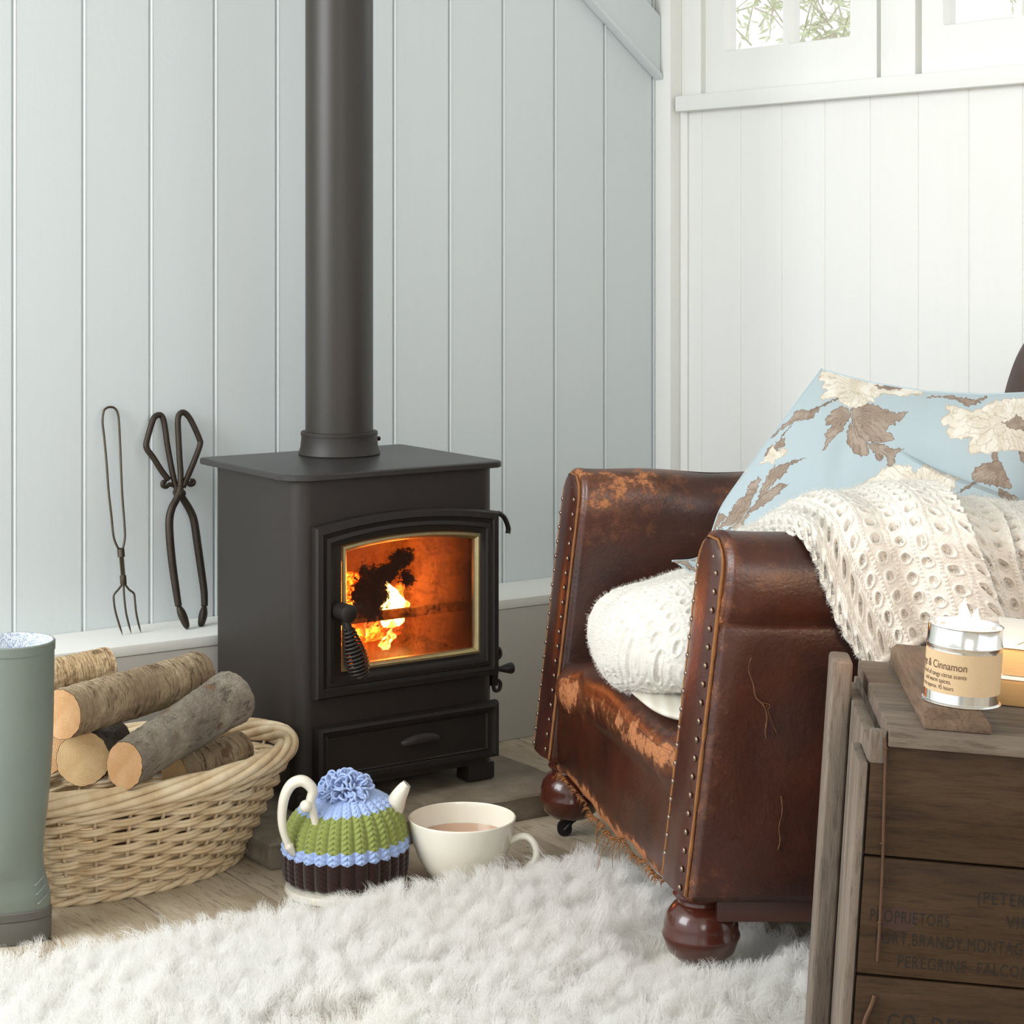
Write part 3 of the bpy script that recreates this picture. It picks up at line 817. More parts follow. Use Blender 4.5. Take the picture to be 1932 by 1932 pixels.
def logs():
    def bark(name, c1, c2, c3, c4, kind):
        t = NT(name)
        ring = (.25, 1, 1) if kind == 'birch' else (1, .5, .5)
        # object x runs along the log
        n = t.noise(26, 7, .7, (1, 1, 1)); n2 = t.noise(9, 4, .6)
        if kind == 'birch':
            ln = t.noise(46, 4, .65, (2.6, .45, .45)); n3 = t.noise(120, 3, .6, (1.6, .5, .5))
        else:
            ln = t.noise(40, 5, .7, (.6, 1.4, 1.4)); n3 = t.noise(160, 4, .7)
        c = t.ramp(n, [(.3, c1), (.5, c2), (.7, c3)])
        c = t.mix(t.ramp(n2, [(.45, 0.0), (.62, .7)]), c, c1)
        c = t.mix(t.ramp(ln, [(.36, .85), (.44, 0.0)]), c, c4)
        c = t.mix(t.ramp(t.noise(15, 2, .5), [(.70, 0.0), (.73, .8)]), c, srgb(112, 82, 56))
        t.color(c).set(rough=.85).bump(t.math('ADD', t.math('MULTIPLY', ln, 2.2), t.math('ADD', n, n3)), 1.0, .005)
        return t.m
    hazel = bark('scaly_tan_bark', srgb(140, 118, 92), srgb(182, 160, 128), srgb(206, 188, 156), srgb(84, 62, 42), 'birch')
    ash = bark('grey_smooth_bark', srgb(116, 106, 92), srgb(150, 140, 124), srgb(176, 166, 150), srgb(80, 70, 58), 'ash')
    birch = bark('birch_bark', srgb(190, 160, 120), srgb(218, 192, 150), srgb(232, 212, 178), srgb(130, 90, 54), 'birch')
    dark = bark('dark_bark', srgb(80, 70, 60), srgb(104, 92, 78), srgb(130, 116, 98), srgb(48, 38, 30), 'ash')
    def cut(name, c1, c2, c3):
        t = NT(name)
        sp = t.node('ShaderNodeSeparateXYZ'); t.link(t.co(), sp.inputs[0])
        off = t.math('MULTIPLY', t.noise(14, 3), .010)
        y = t.math('ADD', sp.outputs[1], off); z = t.math('SUBTRACT', sp.outputs[2], .004)
        d = t.math('SQRT', t.math('ADD', t.math('MULTIPLY', y, y), t.math('MULTIPLY', z, z)))
        rg = t.math('SINE', t.math('MULTIPLY', d, 2600.0))
        c = t.mix(t.math('MULTIPLY', t.math('ADD', rg, 1), .28), c2, c1)
        c = t.mix(t.ramp(t.noise(30, 5, .7), [(.35, 0.0), (.7, .8)]), c, c3)
        t.color(c).set(rough=.8).bump(t.math('ADD', t.noise(200, 4, .7, (1, .2, 1)), rg), .35, .0006)
        return t.m
    orange = cut('orange_sawn_wood', srgb(178, 122, 74), srgb(222, 172, 118), srgb(232, 192, 146))
    tan = cut('tan_sawn_wood', srgb(176, 140, 92), srgb(206, 172, 124), srgb(218, 188, 142))
    def log(p0, p1, r0, r1, bk, ct, label, seed, tilt=0.0, lump=.05):
        p0 = Vector(p0); p1 = Vector(p1); ax = p1-p0; L = ax.length; ax.normalize()
        up = Vector((0, 0, 1)); e2 = (up - ax*up.dot(ax)).normalized(); e1 = e2.cross(ax)
        root = thing('split_log' if False else 'firewood_log', label, 'log', p0, group='firewood logs in the wicker basket')
        root.rotation_euler = Matrix((ax, e1, e2)).transposed().to_euler()
        n, m = 70, 72; V = np.zeros((n, m, 3)); 
        ths = np.linspace(0, 2*np.pi, m, endpoint=False)
        for i in range(n):
            s = i/(n-1)
            for j, a in enumerate(ths):
                ca, sa = math.cos(a), math.sin(a)
                r = (r0+(r1-r0)*s)*(1+lump*noise.noise(Vector((ca*1.2, sa*1.2, s*3+seed*5))))
                r += .0016*noise.noise(Vector((ca*6, sa*6, s*L*60+seed))) + .0010*noise.noise(Vector((ca*14, sa*14, s*L*160+seed)))
                bend = .010*math.sin(math.pi*s)*noise.noise(Vector((seed, 1, 2)))*2
                x = s*L + (tilt*r*sa if i < 3 else 0)*(1-i/3)
                V[i, j] = (x, r*ca, r*sa + bend)
        o = grid_obj('bark', V, bk, root, closed_v=True)
        for k, i in ((0, 0), (1, n-1)):
            V2 = np.zeros((8, m, 3)); c = V[i].mean(0)
            for q in range(8):
                f = 1-q/7.0
                V2[q] = c + (V[i]-c)*max(f, 1e-3)*(.985 if q == 0 else .98); V2[q, :, 0] += (-.0004 if k == 0 else .0004)
            e = grid_obj('cut_end', V2 if k == 1 else V2[::-1], ct, root, closed_v=True); e['label'] = 'pale sawn end'
        return root
    log(P(116, 1348, 3.02), P(372, 1272, 3.33), .0375, .0375, hazel, orange, 'long tan scaly barked log lying uppermost across the log basket', 1)
    log(P(235, 1444, 3.00), P(437, 1316, 3.24), .0335, .0445, ash, orange, 'thick grey barked log at the front of the basket pointing to the stove', 2, .25)
    log(P(157, 1432, 3.06), P(205, 1400, 3.31), .0405, .038, dark, tan, 'log with its round sawn end facing the room', 3, 0, .02)
    log(P(-40, 1310, 3.28), P(205, 1256, 3.43), .032, .031, birch, orange, 'pale birch log at the back, nearest the wall ledge', 4)
    log(P(84, 1412, 3.07), P(120, 1375, 3.26), .040, .037, dark, orange, 'log with an orange sawn end half hidden by the boot', 5)
    log(P(250, 1418, 3.25), P(330, 1392, 3.40), .026, .026, dark, tan, 'thin dark log deep down between the two big logs', 6)
    log(P(330, 1462, 3.18), P(456, 1412, 3.30), .031, .028, hazel, tan, 'brown log low in the basket under the thick grey log', 7)
    log(P(150, 1560, 3.13), P(330, 1535, 3.28), .042, .042, dark, tan, 'dark log at the bottom of the basket behind the weave', 8)
logs()

# ================================================================ BOOT
def boot():
    t = NT('olive_rubber'); t.color(t.mix(t.noise(6, 3), srgb(110, 120, 111), srgb(121, 131, 122))).set(rough=.36, spec=.6)
    rub = t.m
    sole_m = simple('grey_rubber_sole', srgb(92, 90, 84), .6)
    t = NT('woven_boot_lining'); w1 = t.noise(700, 2, .5, (1, 1, .5)); t.color(t.ramp(w1, [(.4, srgb(150, 165, 185)), (.55, srgb(228, 232, 238))])).set(rough=.9); lin = t.m
    cx_, cy_ = -.7190, 2.88
    root = thing('rubber_boot', 'grey green rubber wellington boot standing at the left edge', 'boot', (cx_, cy_, 0))
    # rings: z, right x, left x, half width y
    rings = [(.034, .0565, -.205, .046), (.050, .0590, -.205, .047), (.062, .0590, -.200, .047), (.075, .0565, -.185, .046), (.090, .0525, -.150, .045), (.105, .0495, -.105, .045), (.125, .0480, -.072, .045), (.150, .0500, -.060, .047), (.190, .0545, -.058, .051), (.240, .0590, -.060, .055), (.300, .0620, -.062, .058), (.360, .0630, -.063, .059), (.412, .0635, -.0635, .060)]
    def ring(z, xr, xl, hy, k=1.0, m=64):
        c = (xr+xl)/2; a = (xr-xl)/2; out = []
        for j in range(m):
            th = 2*math.pi*j/m; out.append((c + a*k*math.cos(th), hy*k*math.sin(th)*(1 if True else 1), z))
        return out
    arr = crn(np.array(rings), 60)
    mb = MB(); lp = [ring(*r) for r in arr]
    mb.loops(lp, 0, True, True, False)
    # rolled rim
    z, xr, xl, hy = arr[-1]
    mb.loops([ring(z, xr, xl, hy), ring(z, xr+.0012, xl-.0012, hy+.0012), ring(z+.012, xr+.0014, xl-.0014, hy+.0014), ring(z+.0135, xr, xl, hy), ring(z+.0135, xr-.002, xl+.002, hy-.002)], 0)
    # raised seam and heel ribs
    mb.build('shaft', rub, root, smooth=35)
    mb = MB()
    mb.loops([ring(z+.0135, xr-.002, xl+.002, hy-.002), ring(z+.005, xr-.003, xl+.003, hy-.003), ring(.25, .056, -.056, .052)], 0, True, False, True)
    mb.build('lining', lin, root, smooth=60)['label'] = 'pale woven fabric lining'
    mb = MB()
    mb.loops([ring(0, .057, -.206, .047), ring(.002, .0595, -.208, .0485), ring(.030, .0605, -.209, .0495), ring(.0335, .0590, -.207, .048)], 0, True, True, True)
    mb.loops([ring(.0337, .0585, -.206, .0475), ring(.0345, .0607, -.208, .0495), ring(.045, .0607, -.208, .0495), ring(.047, .0590, -.206, .048)], 0, True, False, False)
    mb.build('sole', sole_m, root, smooth=30)['label'] = 'darker grey rubber sole'
    mb = MB()
    for k in range(3):
        z = .060 + k*.013
        pts = []
        for i in range(9):
            th = R(-62 + 5.5*i); c = (.0595+-.200)/2; a = (.0595+.200)/2 if z < .07 else (.0565+.185)/2 - (.004 if z > .08 else 0)
            c = .0590 - a - (.003 if z > .07 else 0) - (.002 if z > .08 else 0)
            pts.append((c + a*math.cos(th*.35), .0465*math.sin(th)*.9, z + .0010*i))
        mb.tube(pts, .0014, 6)
    mb.build('heel_rib', rub, root, smooth='all')
boot()

# ================================================================ TEAPOT WITH KNITTED COSY
def teapot():
    t = NT('cream_glaze'); t.color(t.mix(t.noise(8, 3), srgb(236, 232, 218), srgb(226, 220, 202))).set(rough=.16, spec=.6, coat=.3); cream = t.m
    c = Vector(((652-CX)/FPX*3.10, 3.10, 0))
    root = thing('teapot', 'cream teapot on the floor with looped handle and short spout', 'teapot', c)
    k = 3.10/FPX
    # body under the cosy, foot flange shows at the left
    mb = MB(); mb.lathe([(.060, 0), (.0860, .002), (.0875, .006), (.0850, .012), (.070, .015), (.070, .03), (.072, .06), (.068, .085), (.056, .108), (.038, .122), (.01, .128)], 56, 0, (-.006, -.008, 0)); mb.build('pot_body', cream, root, smooth=50)
    def q(px, py, dy=0.0): 
        return P(px, py, 3.10+dy) - c
    # spout
    sp = crv([q(722, 1565), q(742, 1525), q(752, 1503, -.004), q(763, 1485, -.004), q(768, 1479, -.004)], 6); n = len(sp)
    rad = [.020 - .0125*min(1, i/(n-4)) for i in range(n)]
    mb = MB(); mb.tube(sp, rad, 20); mb.build('spout', cream, root, smooth=60)
    # handle: flat strap, thick at the top
    hp = crv([q(596, 1555, -.06), q(590, 1530, -.062), q(586, 1512, -.063), q(590, 1492, -.064), q(580, 1478, -.065), q(566, 1473, -.066), q(549, 1481, -.067), q(537, 1503, -.068), q(532, 1535, -.068), q(534, 1565, -.068), q(543, 1592, -.066), q(556, 1614, -.062)], 8); n = len(hp)
    rad = [.0072 + .0034*math.sin(math.pi*min(1, i/(n-1)*1.15)) if i < n-8 else .0080*(n-1-i)/8+.003 for i in range(n)]
    mb = MB(); mb.tube(hp, rad, 16, flat=.8); mb.ball(q(577, 1521, -.072), .0095, 0, 16, 10); mb.build('handle', cream, root, smooth=70)

    # cosy
    nz, nt = 260, 840
    v = np.linspace(0, 1, nz)[:, None]; th = np.linspace(0, 2*np.pi, nt, endpoint=False)[None, :]
    rp = np.array([(.084, .018), (.0905, .024), (.0925, .045), (.0925, .065), (.0900, .085), (.0830, .108), (.0700, .126), (.0500, .140), (.0300, .148), (.018, .152)])
    cr = crn(rp, nz); rad = cr[:, 0:1]; z = cr[:, 1:2]
    arc = np.concatenate([[0], np.cumsum(np.hypot(np.diff(cr[:, 0]), np.diff(cr[:, 1])))])[:, None]
    RIB = 28
    zb1 = .064; zb2 = .081; zb3 = .129
    ph = (th*RIB/(2*np.pi)) % 1.0
    tri = np.abs(ph-.5)*2           # 0 at rib centre, 1 in groove
    row = arc/.0080
    # V stitches : two strands per rib leaning outwards
    vst = np.abs(((row + tri*.9) % 1.0) - .5)*2
    rib = .0042*(1-tri**2.2)
    st = .0028*(1-vst**2)*(1-tri**4) - .0010*(np.abs(tri) < .09)
    jag = .0035*(1-tri)
    zz = np.broadcast_to(z, (nz, nt)); tt = np.broadcast_to(arc, (nz, nt))
    bz = zz + jag
    dkb = bz < zb1 + .002
    disp = np.where(dkb, rib*1.05 + .0009*(1-vst**2), rib + st)
    gather = np.clip((arc-.13)/.04, 0, 1)
    disp = disp*(1-.5*gather)
    rr_ = rad + disp
    ca, sa = np.cos(th), np.sin(th)
    V = np.stack([rr_*ca, rr_*sa*.95, np.broadcast_to(z, (nz, nt)) + 0.0*rr_], -1)
    V[:, :, 2] += -.008*(ca*1.0)*0 + .004*np.broadcast_to(ca, (nz, nt))*(zz/.1)
    brown = np.array(srgb(46, 28, 24)[:3]); blue = np.array(srgb(166, 188, 232)[:3]); green = np.array(srgb(142, 152, 82)[:3])
    col = np.where((bz < zb1)[..., None], brown, np.where((bz < zb2)[..., None], blue, np.where((bz < zb3)[..., None], green, blue)))
    yarn = .88 + .24*vnoise(th*160 + 0*z, row*6 + 0*th, 3)
    col = col * yarn[..., None]
    t = NT('knitting_wool'); t.color(t.attr('paint').outputs['Color']).set(rough=.95, sheen=.3, spec=.15); t.bump(t.noise(900, 3, .7), .35, .0006)
    cosy = thing('tea_cosy', 'ribbed knitted cosy striped brown, blue and green over the teapot', 'tea cosy', c + Vector((0, 0, 0)))
    grid_obj('knitted_cover', V, t.m, cosy, closed_v=True, colors=col)
    # pompom of looped yarn
    yarn_m = simple('pale_blue_yarn', srgb(166, 188, 232), .95, 0, .08, 90, sheen=.3)
    rnd = random.Random(3); mb = MB()
    pc = Vector((.002, -.004, .150))
    for k in range(170):
        u = rnd.uniform(-.1, 1); a = rnd.uniform(0, 2*math.pi); s = math.sqrt(max(0, 1-u*u))
        d = Vector((s*math.cos(a), s*math.sin(a), u)); 
        R1 = .034*rnd.uniform(.78, 1.08)
        tip = pc + Vector((d.x*R1*1.25, d.y*R1*1.15, d.z*R1*.90)); side = d.orthogonal().normalized(); side.rotate(Matrix.Rotation(rnd.uniform(0, 6.28), 3, d)); sd = d.cross(side)
        b0 = pc + d*.006
        w_ = rnd.uniform(.0038, .0065)
        droop = Vector((0, 0, -.004*(1-max(0, u))))
        pts = crv([b0, b0.lerp(tip, .6)+side*w_*.7, tip+side*w_*1.05+droop*.5, tip+d*.0035+droop, tip-side*w_*1.05+droop*.5+sd*.002, b0.lerp(tip, .6)-side*w_*.7, b0], 4)
        mb.tube(pts, .0019, 6)
    o = mb.build('pompom', yarn_m, cosy, smooth='all'); o['label'] = 'pale blue looped yarn pompom'
teapot()

# ================================================================ TEACUP
def cup():
    t = NT('cream_cup_glaze'); t.color(t.mix(t.noise(6, 3), srgb(240, 236, 222), srgb(234, 228, 210))).set(rough=.14, spec=.6, coat=.3)
    y = 3.12; c = Vector(((872-CX)/FPX*y, y, 0))
    root = thing('teacup', 'wide cream teacup holding milky tea beside the rug', 'cup', c)
    H_, Rr = .104, .0832
    pr = [(.036, .0), (.037, .004), (.036, .007), (.043, .010), (.056, .024), (.067, .042), (.0755, .064), (.0805, .086), (Rr, H_-.002), (Rr-.0008, H_), (Rr-.0026, H_-.001), (.0775, .085), (.072, .063), (.063, .042), (.05, .022), (.02, .012)]
    a = crn(np.array(pr), 90)
    mb = MB(); mb.lathe([tuple(q) for q in a], 96); mb.build('bowl', t.m, root, smooth=60)
    tea = NT('milky_tea'); tea.color(srgb(196, 152, 124)).set(rough=.08, spec=.5)
    mb = MB(); mb.lathe([(.0737, .0725), (.0742, .0733)], 72); mb.build('tea', tea.m, root)['label'] = 'surface of milky tea'
    def q(px, py): return P(px, py, y) - c
    ang = R(-12)
    hp = crv([(.074, -.010, .070), (.090, -.014, .078), (.104, -.016, .076), (.114, -.018, .062), (.113, -.018, .044), (.100, -.015, .030), (.086, -.012, .021), (.062, -.006, .022)], 8)
    mb = MB(); mb.tube(hp, .0056, 14, flat=1.2); mb.build('handle', t.m, root, smooth=70)
cup()

# ================================================================ LEATHER ARMCHAIR
def leather(name, base, dark, worn, gloss=.33, wear_amt=1.0):
    t = NT(name)
    n = t.noise(5, 5, .6); n2 = t.noise(38, 8, .72); n3 = t.noise(2.2, 3, .5)
    c = t.mix(t.ramp(n, [(.35, 0.0), (.65, 1.0)]), dark, base)
    c = t.mix(t.ramp(n3, [(.45, 0.0), (.75, .55)]), c, dark)
    wa = t.attr('wear').outputs['Fac']
    f = t.math('ADD', t.math('MULTIPLY', wa, 1.0), t.math('MULTIPLY', t.math('ADD', t.math('SUBTRACT', n2, .5), t.math('MULTIPLY', t.math('SUBTRACT', n, .5), .6)), 1.7))
    patch = t.ramp(f, [(.56, 0.0), (.66, .9 * wear_amt)])
    haze = t.ramp(f, [(.25, 0.0), (.6, .5 * wear_amt)])
    c = t.mix(haze, c, tuple(.55*a+.45*b for a, b in zip(base[:3], worn[:3]))+(1,))
    c = t.mix(patch, c, worn)
    vo = t.voronoi(60, feature='DISTANCE_TO_EDGE', vec=None)
    cr = t.ramp(vo, [(0.0, 1.0), (.05, 0.0)])
    c = t.mix(t.math('MULTIPLY', cr, t.math('MULTIPLY', haze, .9)), c, dark)
    c = t.mix(t.ramp(t.noise(55, 5, .75, (1, 1, 1)), [(.56, 0.0), (.66, .35)]), c, tuple(x*.55 for x in dark[:3])+(1,))
    t.color(c)
    rgh = t.math('ADD', t.math('MULTIPLY', patch, .45), t.math('ADD', gloss-.06, t.math('MULTIPLY', n2, .14)))
    t.set(rough=rgh, spec=.55)
    t.bump(t.math('ADD', t.math('MULTIPLY', t.math('MULTIPLY', cr, haze), -.8), t.math('ADD', t.math('MULTIPLY', t.noise(9, 4), 3.0), t.math('SUBTRACT', t.noise(180, 3, .6), patch))), .35, .0012)
    return t.m

def armchair():
    base = srgb(74, 34, 19); dark = srgb(38, 16, 10); worn = srgb(176, 112, 66)
    L = leather('worn_brown_leather', base, dark, worn)
    LD = leather('dark_leather_strip', srgb(72, 38, 28), srgb(44, 22, 17), srgb(120, 76, 48), .30, .4)
    suede = simple('frayed_suede_edge', srgb(140, 92, 50), .95, 0, .45, 60, .8, 200)
    stud_m = simple('tarnished_nailheads', srgb(140, 120, 104), .3, .85, .3, 80)
    turned = simple('dark_polished_turned_wood', srgb(74, 34, 24), .22, 0, .2, 10, coat=.3, st=(1, 1, 3))
    metal = simple('black_castor_metal', srgb(36, 34, 34), .4, .6, .2, 40)
    loc = Vector((.55, 3.03, 0))
    root = thing('leather_armchair', 'worn brown leather armchair with studded arms on turned bun feet', 'armchair', loc)
    def xf(Y, z): return .2293 - .24*(Y-2.64) + .115*(z-.13)
    sec = [(0, .13), (-.001, .25), (0, .38), (.001, .47), (.002, .492), (-.002, .500), (-.008, .515), (-.011, .545), (-.007, .575), (.008, .597), (.032, .609), (.056, .611), (.082, .603), (.098, .582), (.104, .55), (.103, .51), (.101, .45), (.100, .30), (.100, .13)]
    sec = crn(np.array(sec), 150)
    cen = np.array([.05, .37])
    def arm(sign, Y0, name, top=0.0, seed=0):
        n = 120; LEN = .74
        V = np.zeros((n+6, 150, 3)); wear = np.zeros((n+6, 150))
        st = [0, 0, 0, .0004, .002, .006] + [ .006 + (LEN-.006)*(i/(n-1)) for i in range(n)]
        ins = [.9, .5, .12, .045, .016, .004] + [0]*n
        for i, (s, k) in enumerate(zip(st, ins)):
            q = sec[:, 0] + (cen[0]-sec[:, 0])*k; z = sec[:, 1] + (cen[1]-sec[:, 1])*k*(.3 if k < .5 else 1)
            z = z + top*smoothstep(.3, .6, z) - .006*math.sin(s*5)*smoothstep(.4, .6, z)
            Y = Y0 + sign*q
            bul = .0
            X = np.array([xf(a, b) for a, b in zip(Y, z)]) + s
            dn = np.array([noise.noise(Vector((x*9, y*9, zz*9+seed))) for x, y, zz in zip(X, Y, z)])
            fade = min(1, s/.03)
            outw = np.sign(q-.05)
            Yd = Y + sign*outw*dn*.006*fade
            zd = z + dn*.004*fade*smoothstep(.5, .6, z)
            V[i] = np.stack([X - loc.x, Yd - loc.y, zd], -1)
            wear[i] = .27*smoothstep(.48, .60, z)*(.7+.9*dn)*(1.35 if sign < 0 else .75) + .10*smoothstep(.3, .5, z)*(sign < 0) + .30*math.exp(-s/.012)*(q < .08) + .12*smoothstep(.2, .13, z)
        o = grid_obj(name, V[::-1] if sign > 0 else V, L, root, closed_v=True, attrs={'wear': wear[::-1] if sign > 0 else wear})
        # front strip panel
        ps = []
        m = 60
        zs = np.linspace(.137, .600+top, m)
        V2 = np.zeros((m, 16, 3)); W2 = np.zeros((m, 16))
        for i, z in enumerate(zs):
            hw = .044 if z < .56+top else .044*math.sqrt(max(0.02, 1-((z-.56-top)/.043)**2))
            for j in range(16):
                u = j/15*2-1; q = .049 + hw*u; Y = Y0 + sign*q
                b = .008*(1-u**4)
                V2[i, j] = (xf(Y, z) - b - .0015 - loc.x, Y-loc.y, z); W2[i, j] = .12*abs(u)**3
        grid_obj('front_strip', V2 if sign < 0 else V2[:, ::-1], LD, o, attrs={'wear': W2})
        # piping edge and studs
        def edge(u, zz0=.137, zz1=.60+top, k=40):
            out = []
            for i in range(k):
                z = zz0 + (zz1-zz0)*i/(k-1); hw = .047 if z < .56+top else .047*math.sqrt(max(0.0, 1-((z-.56-top)/.043)**2))
                q = .049 + hw*u; Y = Y0 + sign*q; out.append(Vector((xf(Y, z)-.002, Y, z)))
            return out
        e = edge(-1) + edge(1)[::-1]
        mb = MB(); mb.tube(e, [.0026*(1+.5*noise.noise(p*60)) for p in e], 7); mb.build('frayed_binding', suede, o, smooth='all', shift=loc)
        me = None
        def studs(pts, spacing, jit):
            nonlocal me
            d = 0; last = pts[0]; nxt = 0
            for a, b in zip(pts, pts[1:]):
                seg = (b-a).length
                while nxt <= d + seg and seg > 0:
                    p = a.lerp(b, (nxt-d)/seg)
                    if me is None:
                        mb = MB(); lps = [[( -.0034*math.sin(R(90*k/4)) , .0046*math.cos(R(90*k/4))*math.cos(2*math.pi*j/10), .0046*math.cos(R(90*k/4))*math.sin(2*math.pi*j/10)) for j in range(10)] for k in range(4)]
                        mb.loops(lps, 0, True, True, True); so = mb.build('stud', stud_m, o, smooth='all'); me = so.data
                    else:
                        so = bpy.data.objects.new('stud', me); COL.objects.link(so); so.parent = o
                    so.location = (p.x-.0060-loc.x + jit*random.uniform(-1, 1), p.y-loc.y, p.z)
                    so.rotation_euler = (0, R(-6), R(14))
                    nxt += spacing
                d += seg
        def inner(u):
            out = []
            for i in range(40):
                z = .145 + (.586+top-.145)*i/39; hw = .0355 if z < .55+top else .0355*math.sqrt(max(0.0, 1-((z-.55-top)/.037)**2))
                q = .049 + hw*u; Y = Y0 + sign*q; out.append(Vector((xf(Y, z), Y, z)))
            return out
        studs(inner(-1)+inner(1)[::-1], .0245, .0004)
        return o
    near = arm(1, 2.64, 'arm', 0.0, 0)
    far = arm(-1, 3.43, 'arm', .004, 9)
    # tears and seam thread on the near arm's outer side
    mb = MB()
    def on(px, py, d=-.0015):
        return P(px, py, 2.64 + d)
    tear_m = simple('torn_leather_edge', srgb(98, 66, 42), .9, 0, .5, 80)
    for pts, r in (([(1418, 1240), (1412, 1262), (1421, 1290), (1426, 1315), (1440, 1330), (1447, 1352), (1444, 1380), (1446, 1394)], .0011),
                   ([(1474, 1502), (1476, 1530), (1470, 1560), (1472, 1585), (1468, 1604)], .0010), ([(1446, 1330), (1455, 1360), (1467, 1386)], .0005), ([(1440, 1326), (1452, 1330), (1449, 1340)], .0006)):
        mb = MB(); c = crv([on(*q) for q in pts], 8); mb.tube(c, [r*(1+.7*noise.noise(p*200)) for p in c], 6); mb.build('leather_tear', tear_m, near, smooth='all', shift=loc)
    mb = MB(); c = crv([on(1372, 1134, -.0005), (on(1420, 1137, -.0005)), on(1480, 1138, -.0005), on(1560, 1139, -.0005)], 8)
    mb.tube(c, [.0011*(1+.9*noise.noise(p*150)) for p in c], 6); mb.build('split_seam', suede, near, smooth='all', shift=loc)

    # seat and front panel
    pr = crn(np.array([(.016, .112), (.008, .13), (.002, .17), (.0, .22), (-.003, .245), (-.012, .262), (-.018, .285), (-.012, .310), (.006, .326), (.034, .333), (.08, .336), (.25, .338), (.50, .334), (.62, .33)]), 130)
    ny = 120; V = np.zeros((130, ny, 3)); Wr = np.zeros((130, ny))
    for j in range(ny):
        f = j/(ny-1); Y = 2.700 + (3.365-2.700)*f
        for i, (dx, z) in enumerate(pr):
            zz = z
            if i < 14: zz += (.014*noise.noise(Vector((Y*12, 3, 1))) - .012*math.exp(-((Y-3.02)/.12)**2)*1 + .006)*(1-i/14)
            if z > .24: zz -= .022*smoothstep(.7, 1.0, f) + .006*math.sin(f*9)*(z > .3)
            if dx < 0: dx = dx*min(1, max(0, f-.06)/.07)*min(1, max(0, .97-f)/.06)
            X = xf(Y, z) + dx + .004
            dn = noise.noise(Vector((X*10, Y*10, zz*10+4)))
            gouge = math.exp(-(((Y-3.21)/.035)**2)) * math.exp(-((zz-.285)/.022)**2)
            V[i, j] = (X + dn*.005 + gouge*.012 - loc.x, Y - loc.y, zz + dn*.003)
            Wr[i, j] = .62*math.exp(-((z-.296+.02*f)/.030)**2)*(.8+.35*math.sin(f*5+.4)) + .85*smoothstep(.150, .116, z)*(1 if f < .96 else .4)*(.9+.5*dn) + .5*math.exp(-(((Y-3.25)/.05)**2))*math.exp(-((z-.27)/.04)**2)
            if z > .325: Wr[i, j] *= .4
    grid_obj('seat', V, L, root, attrs={'wear': Wr})
    # frayed strip beneath the front panel and straw stuffing
    mb = MB()
    rnd = random.Random(5)
    for k in range(260):
        Y = rnd.uniform(2.76, 3.31); z = .112 + .014*noise.noise(Vector((Y*12, 3, 1))) - .012*math.exp(-((Y-3.02)/.12)**2) + .008
        p = Vector((xf(Y, z) + .012, Y, z)); long = rnd.random() < .12 and 2.93 < Y < 3.1
        q = p + Vector((rnd.uniform(-.012, .004), rnd.uniform(-.008, .008), -rnd.uniform(.004, .010)))
        if long: q = p + Vector((rnd.uniform(-.03, .0), rnd.uniform(-.04, .04), -rnd.uniform(.015, .045)))
        mb.tube([p, p.lerp(q, .5) + Vector((-.003, 0, .002)), q], [.0009, .0007, .0003], 4)
    mb.build('frayed_edge', suede, root, smooth='all', shift=loc)['label'] = 'frayed tan hide and straw under the front'
    # lower rail under the near arm
    mb = MB(); mb.box((.27, 2.655, .098), (.96, 3.40, .128)); mb.build('underframe', simple('underframe_wood', srgb(66, 34, 24), .5), root, shift=loc, bevel=.004)
    # backrest
    ol = crn(np.array([(2.75, .33), (2.75, .60), (2.755, .72), (2.80, .81), (2.90, .865), (3.05, .885), (3.20, .865), (3.31, .81), (3.355, .73), (3.36, .60), (3.36, .33)]), 90)
    V = np.zeros((16, 90, 3)); Wr = np.zeros((16, 90))
    c = np.array([3.055, .6])
    for i, (dx, k) in enumerate(((.004, .999), (.0, .6), (.0, .25), (.004, .10), (.012, .03), (.025, .006), (.04, 0), (.07, -.004), (.10, 0), (.12, .01), (.135, .04), (.142, .1), (.145, .25), (.145, .5), (.145, .8), (.145, .999))):
        for j in range(90):
            y, z = ol[j]; y2 = y+(c[0]-y)*k; z2 = z+(c[1]-z)*k
            V[i, j] = (.757+.12*(z2-.33)+dx-loc.x, y2-loc.y, z2); Wr[i, j] = .15 if i < 8 else .05
    grid_obj('backrest', V, leather('back_leather', srgb(78, 44, 32), srgb(56, 30, 22), srgb(120, 76, 50), .55), root, closed_v=True, attrs={'wear': Wr})
    # feet
    def foot(x, y, z0):
        pr = [(.020, .030), (.034, .034), (.045, .044), (.0500, .058), (.0522, .063), (.0522, .067), (.0500, .071), (.0500, .080), (.046, .094), (.037, .105), (.031, .108), (.030, .112), (.036, .115), (.038, .119), (.034, .124), (.033, .135)]
        mb = MB(); mb.lathe(pr, 48, 0, (x, y, z0)); f = mb.build('leg', turned, root, smooth=30, shift=loc)
        f['label'] = 'turned dark wooden bun foot'
        mb = MB()
        mb.tube([(x, y, z0+.034), (x, y, z0+.024)], .010, 14)
        for s in (-1, 1): mb.tube([(x+.004, y+s*.011, z0+.028), (x-.006, y+s*.011, z0+.016), (x-.010, y+s*.011, .012)], .0035, 8)
        mb.tube([(x-.010, y-.007, .0125), (x-.010, y+.007, .0125)], .0125, 22)
        mb.tube([(x-.010, y-.013, .0125), (x-.010, y+.013, .0125)], .003, 8)
        mb.build('castor', metal, f, smooth=50, shift=loc)
    foot(.2535, 2.70, .004); foot(.098, 3.375, .0); foot(.90, 2.72, .0); foot(.88, 3.36, .0)
armchair()

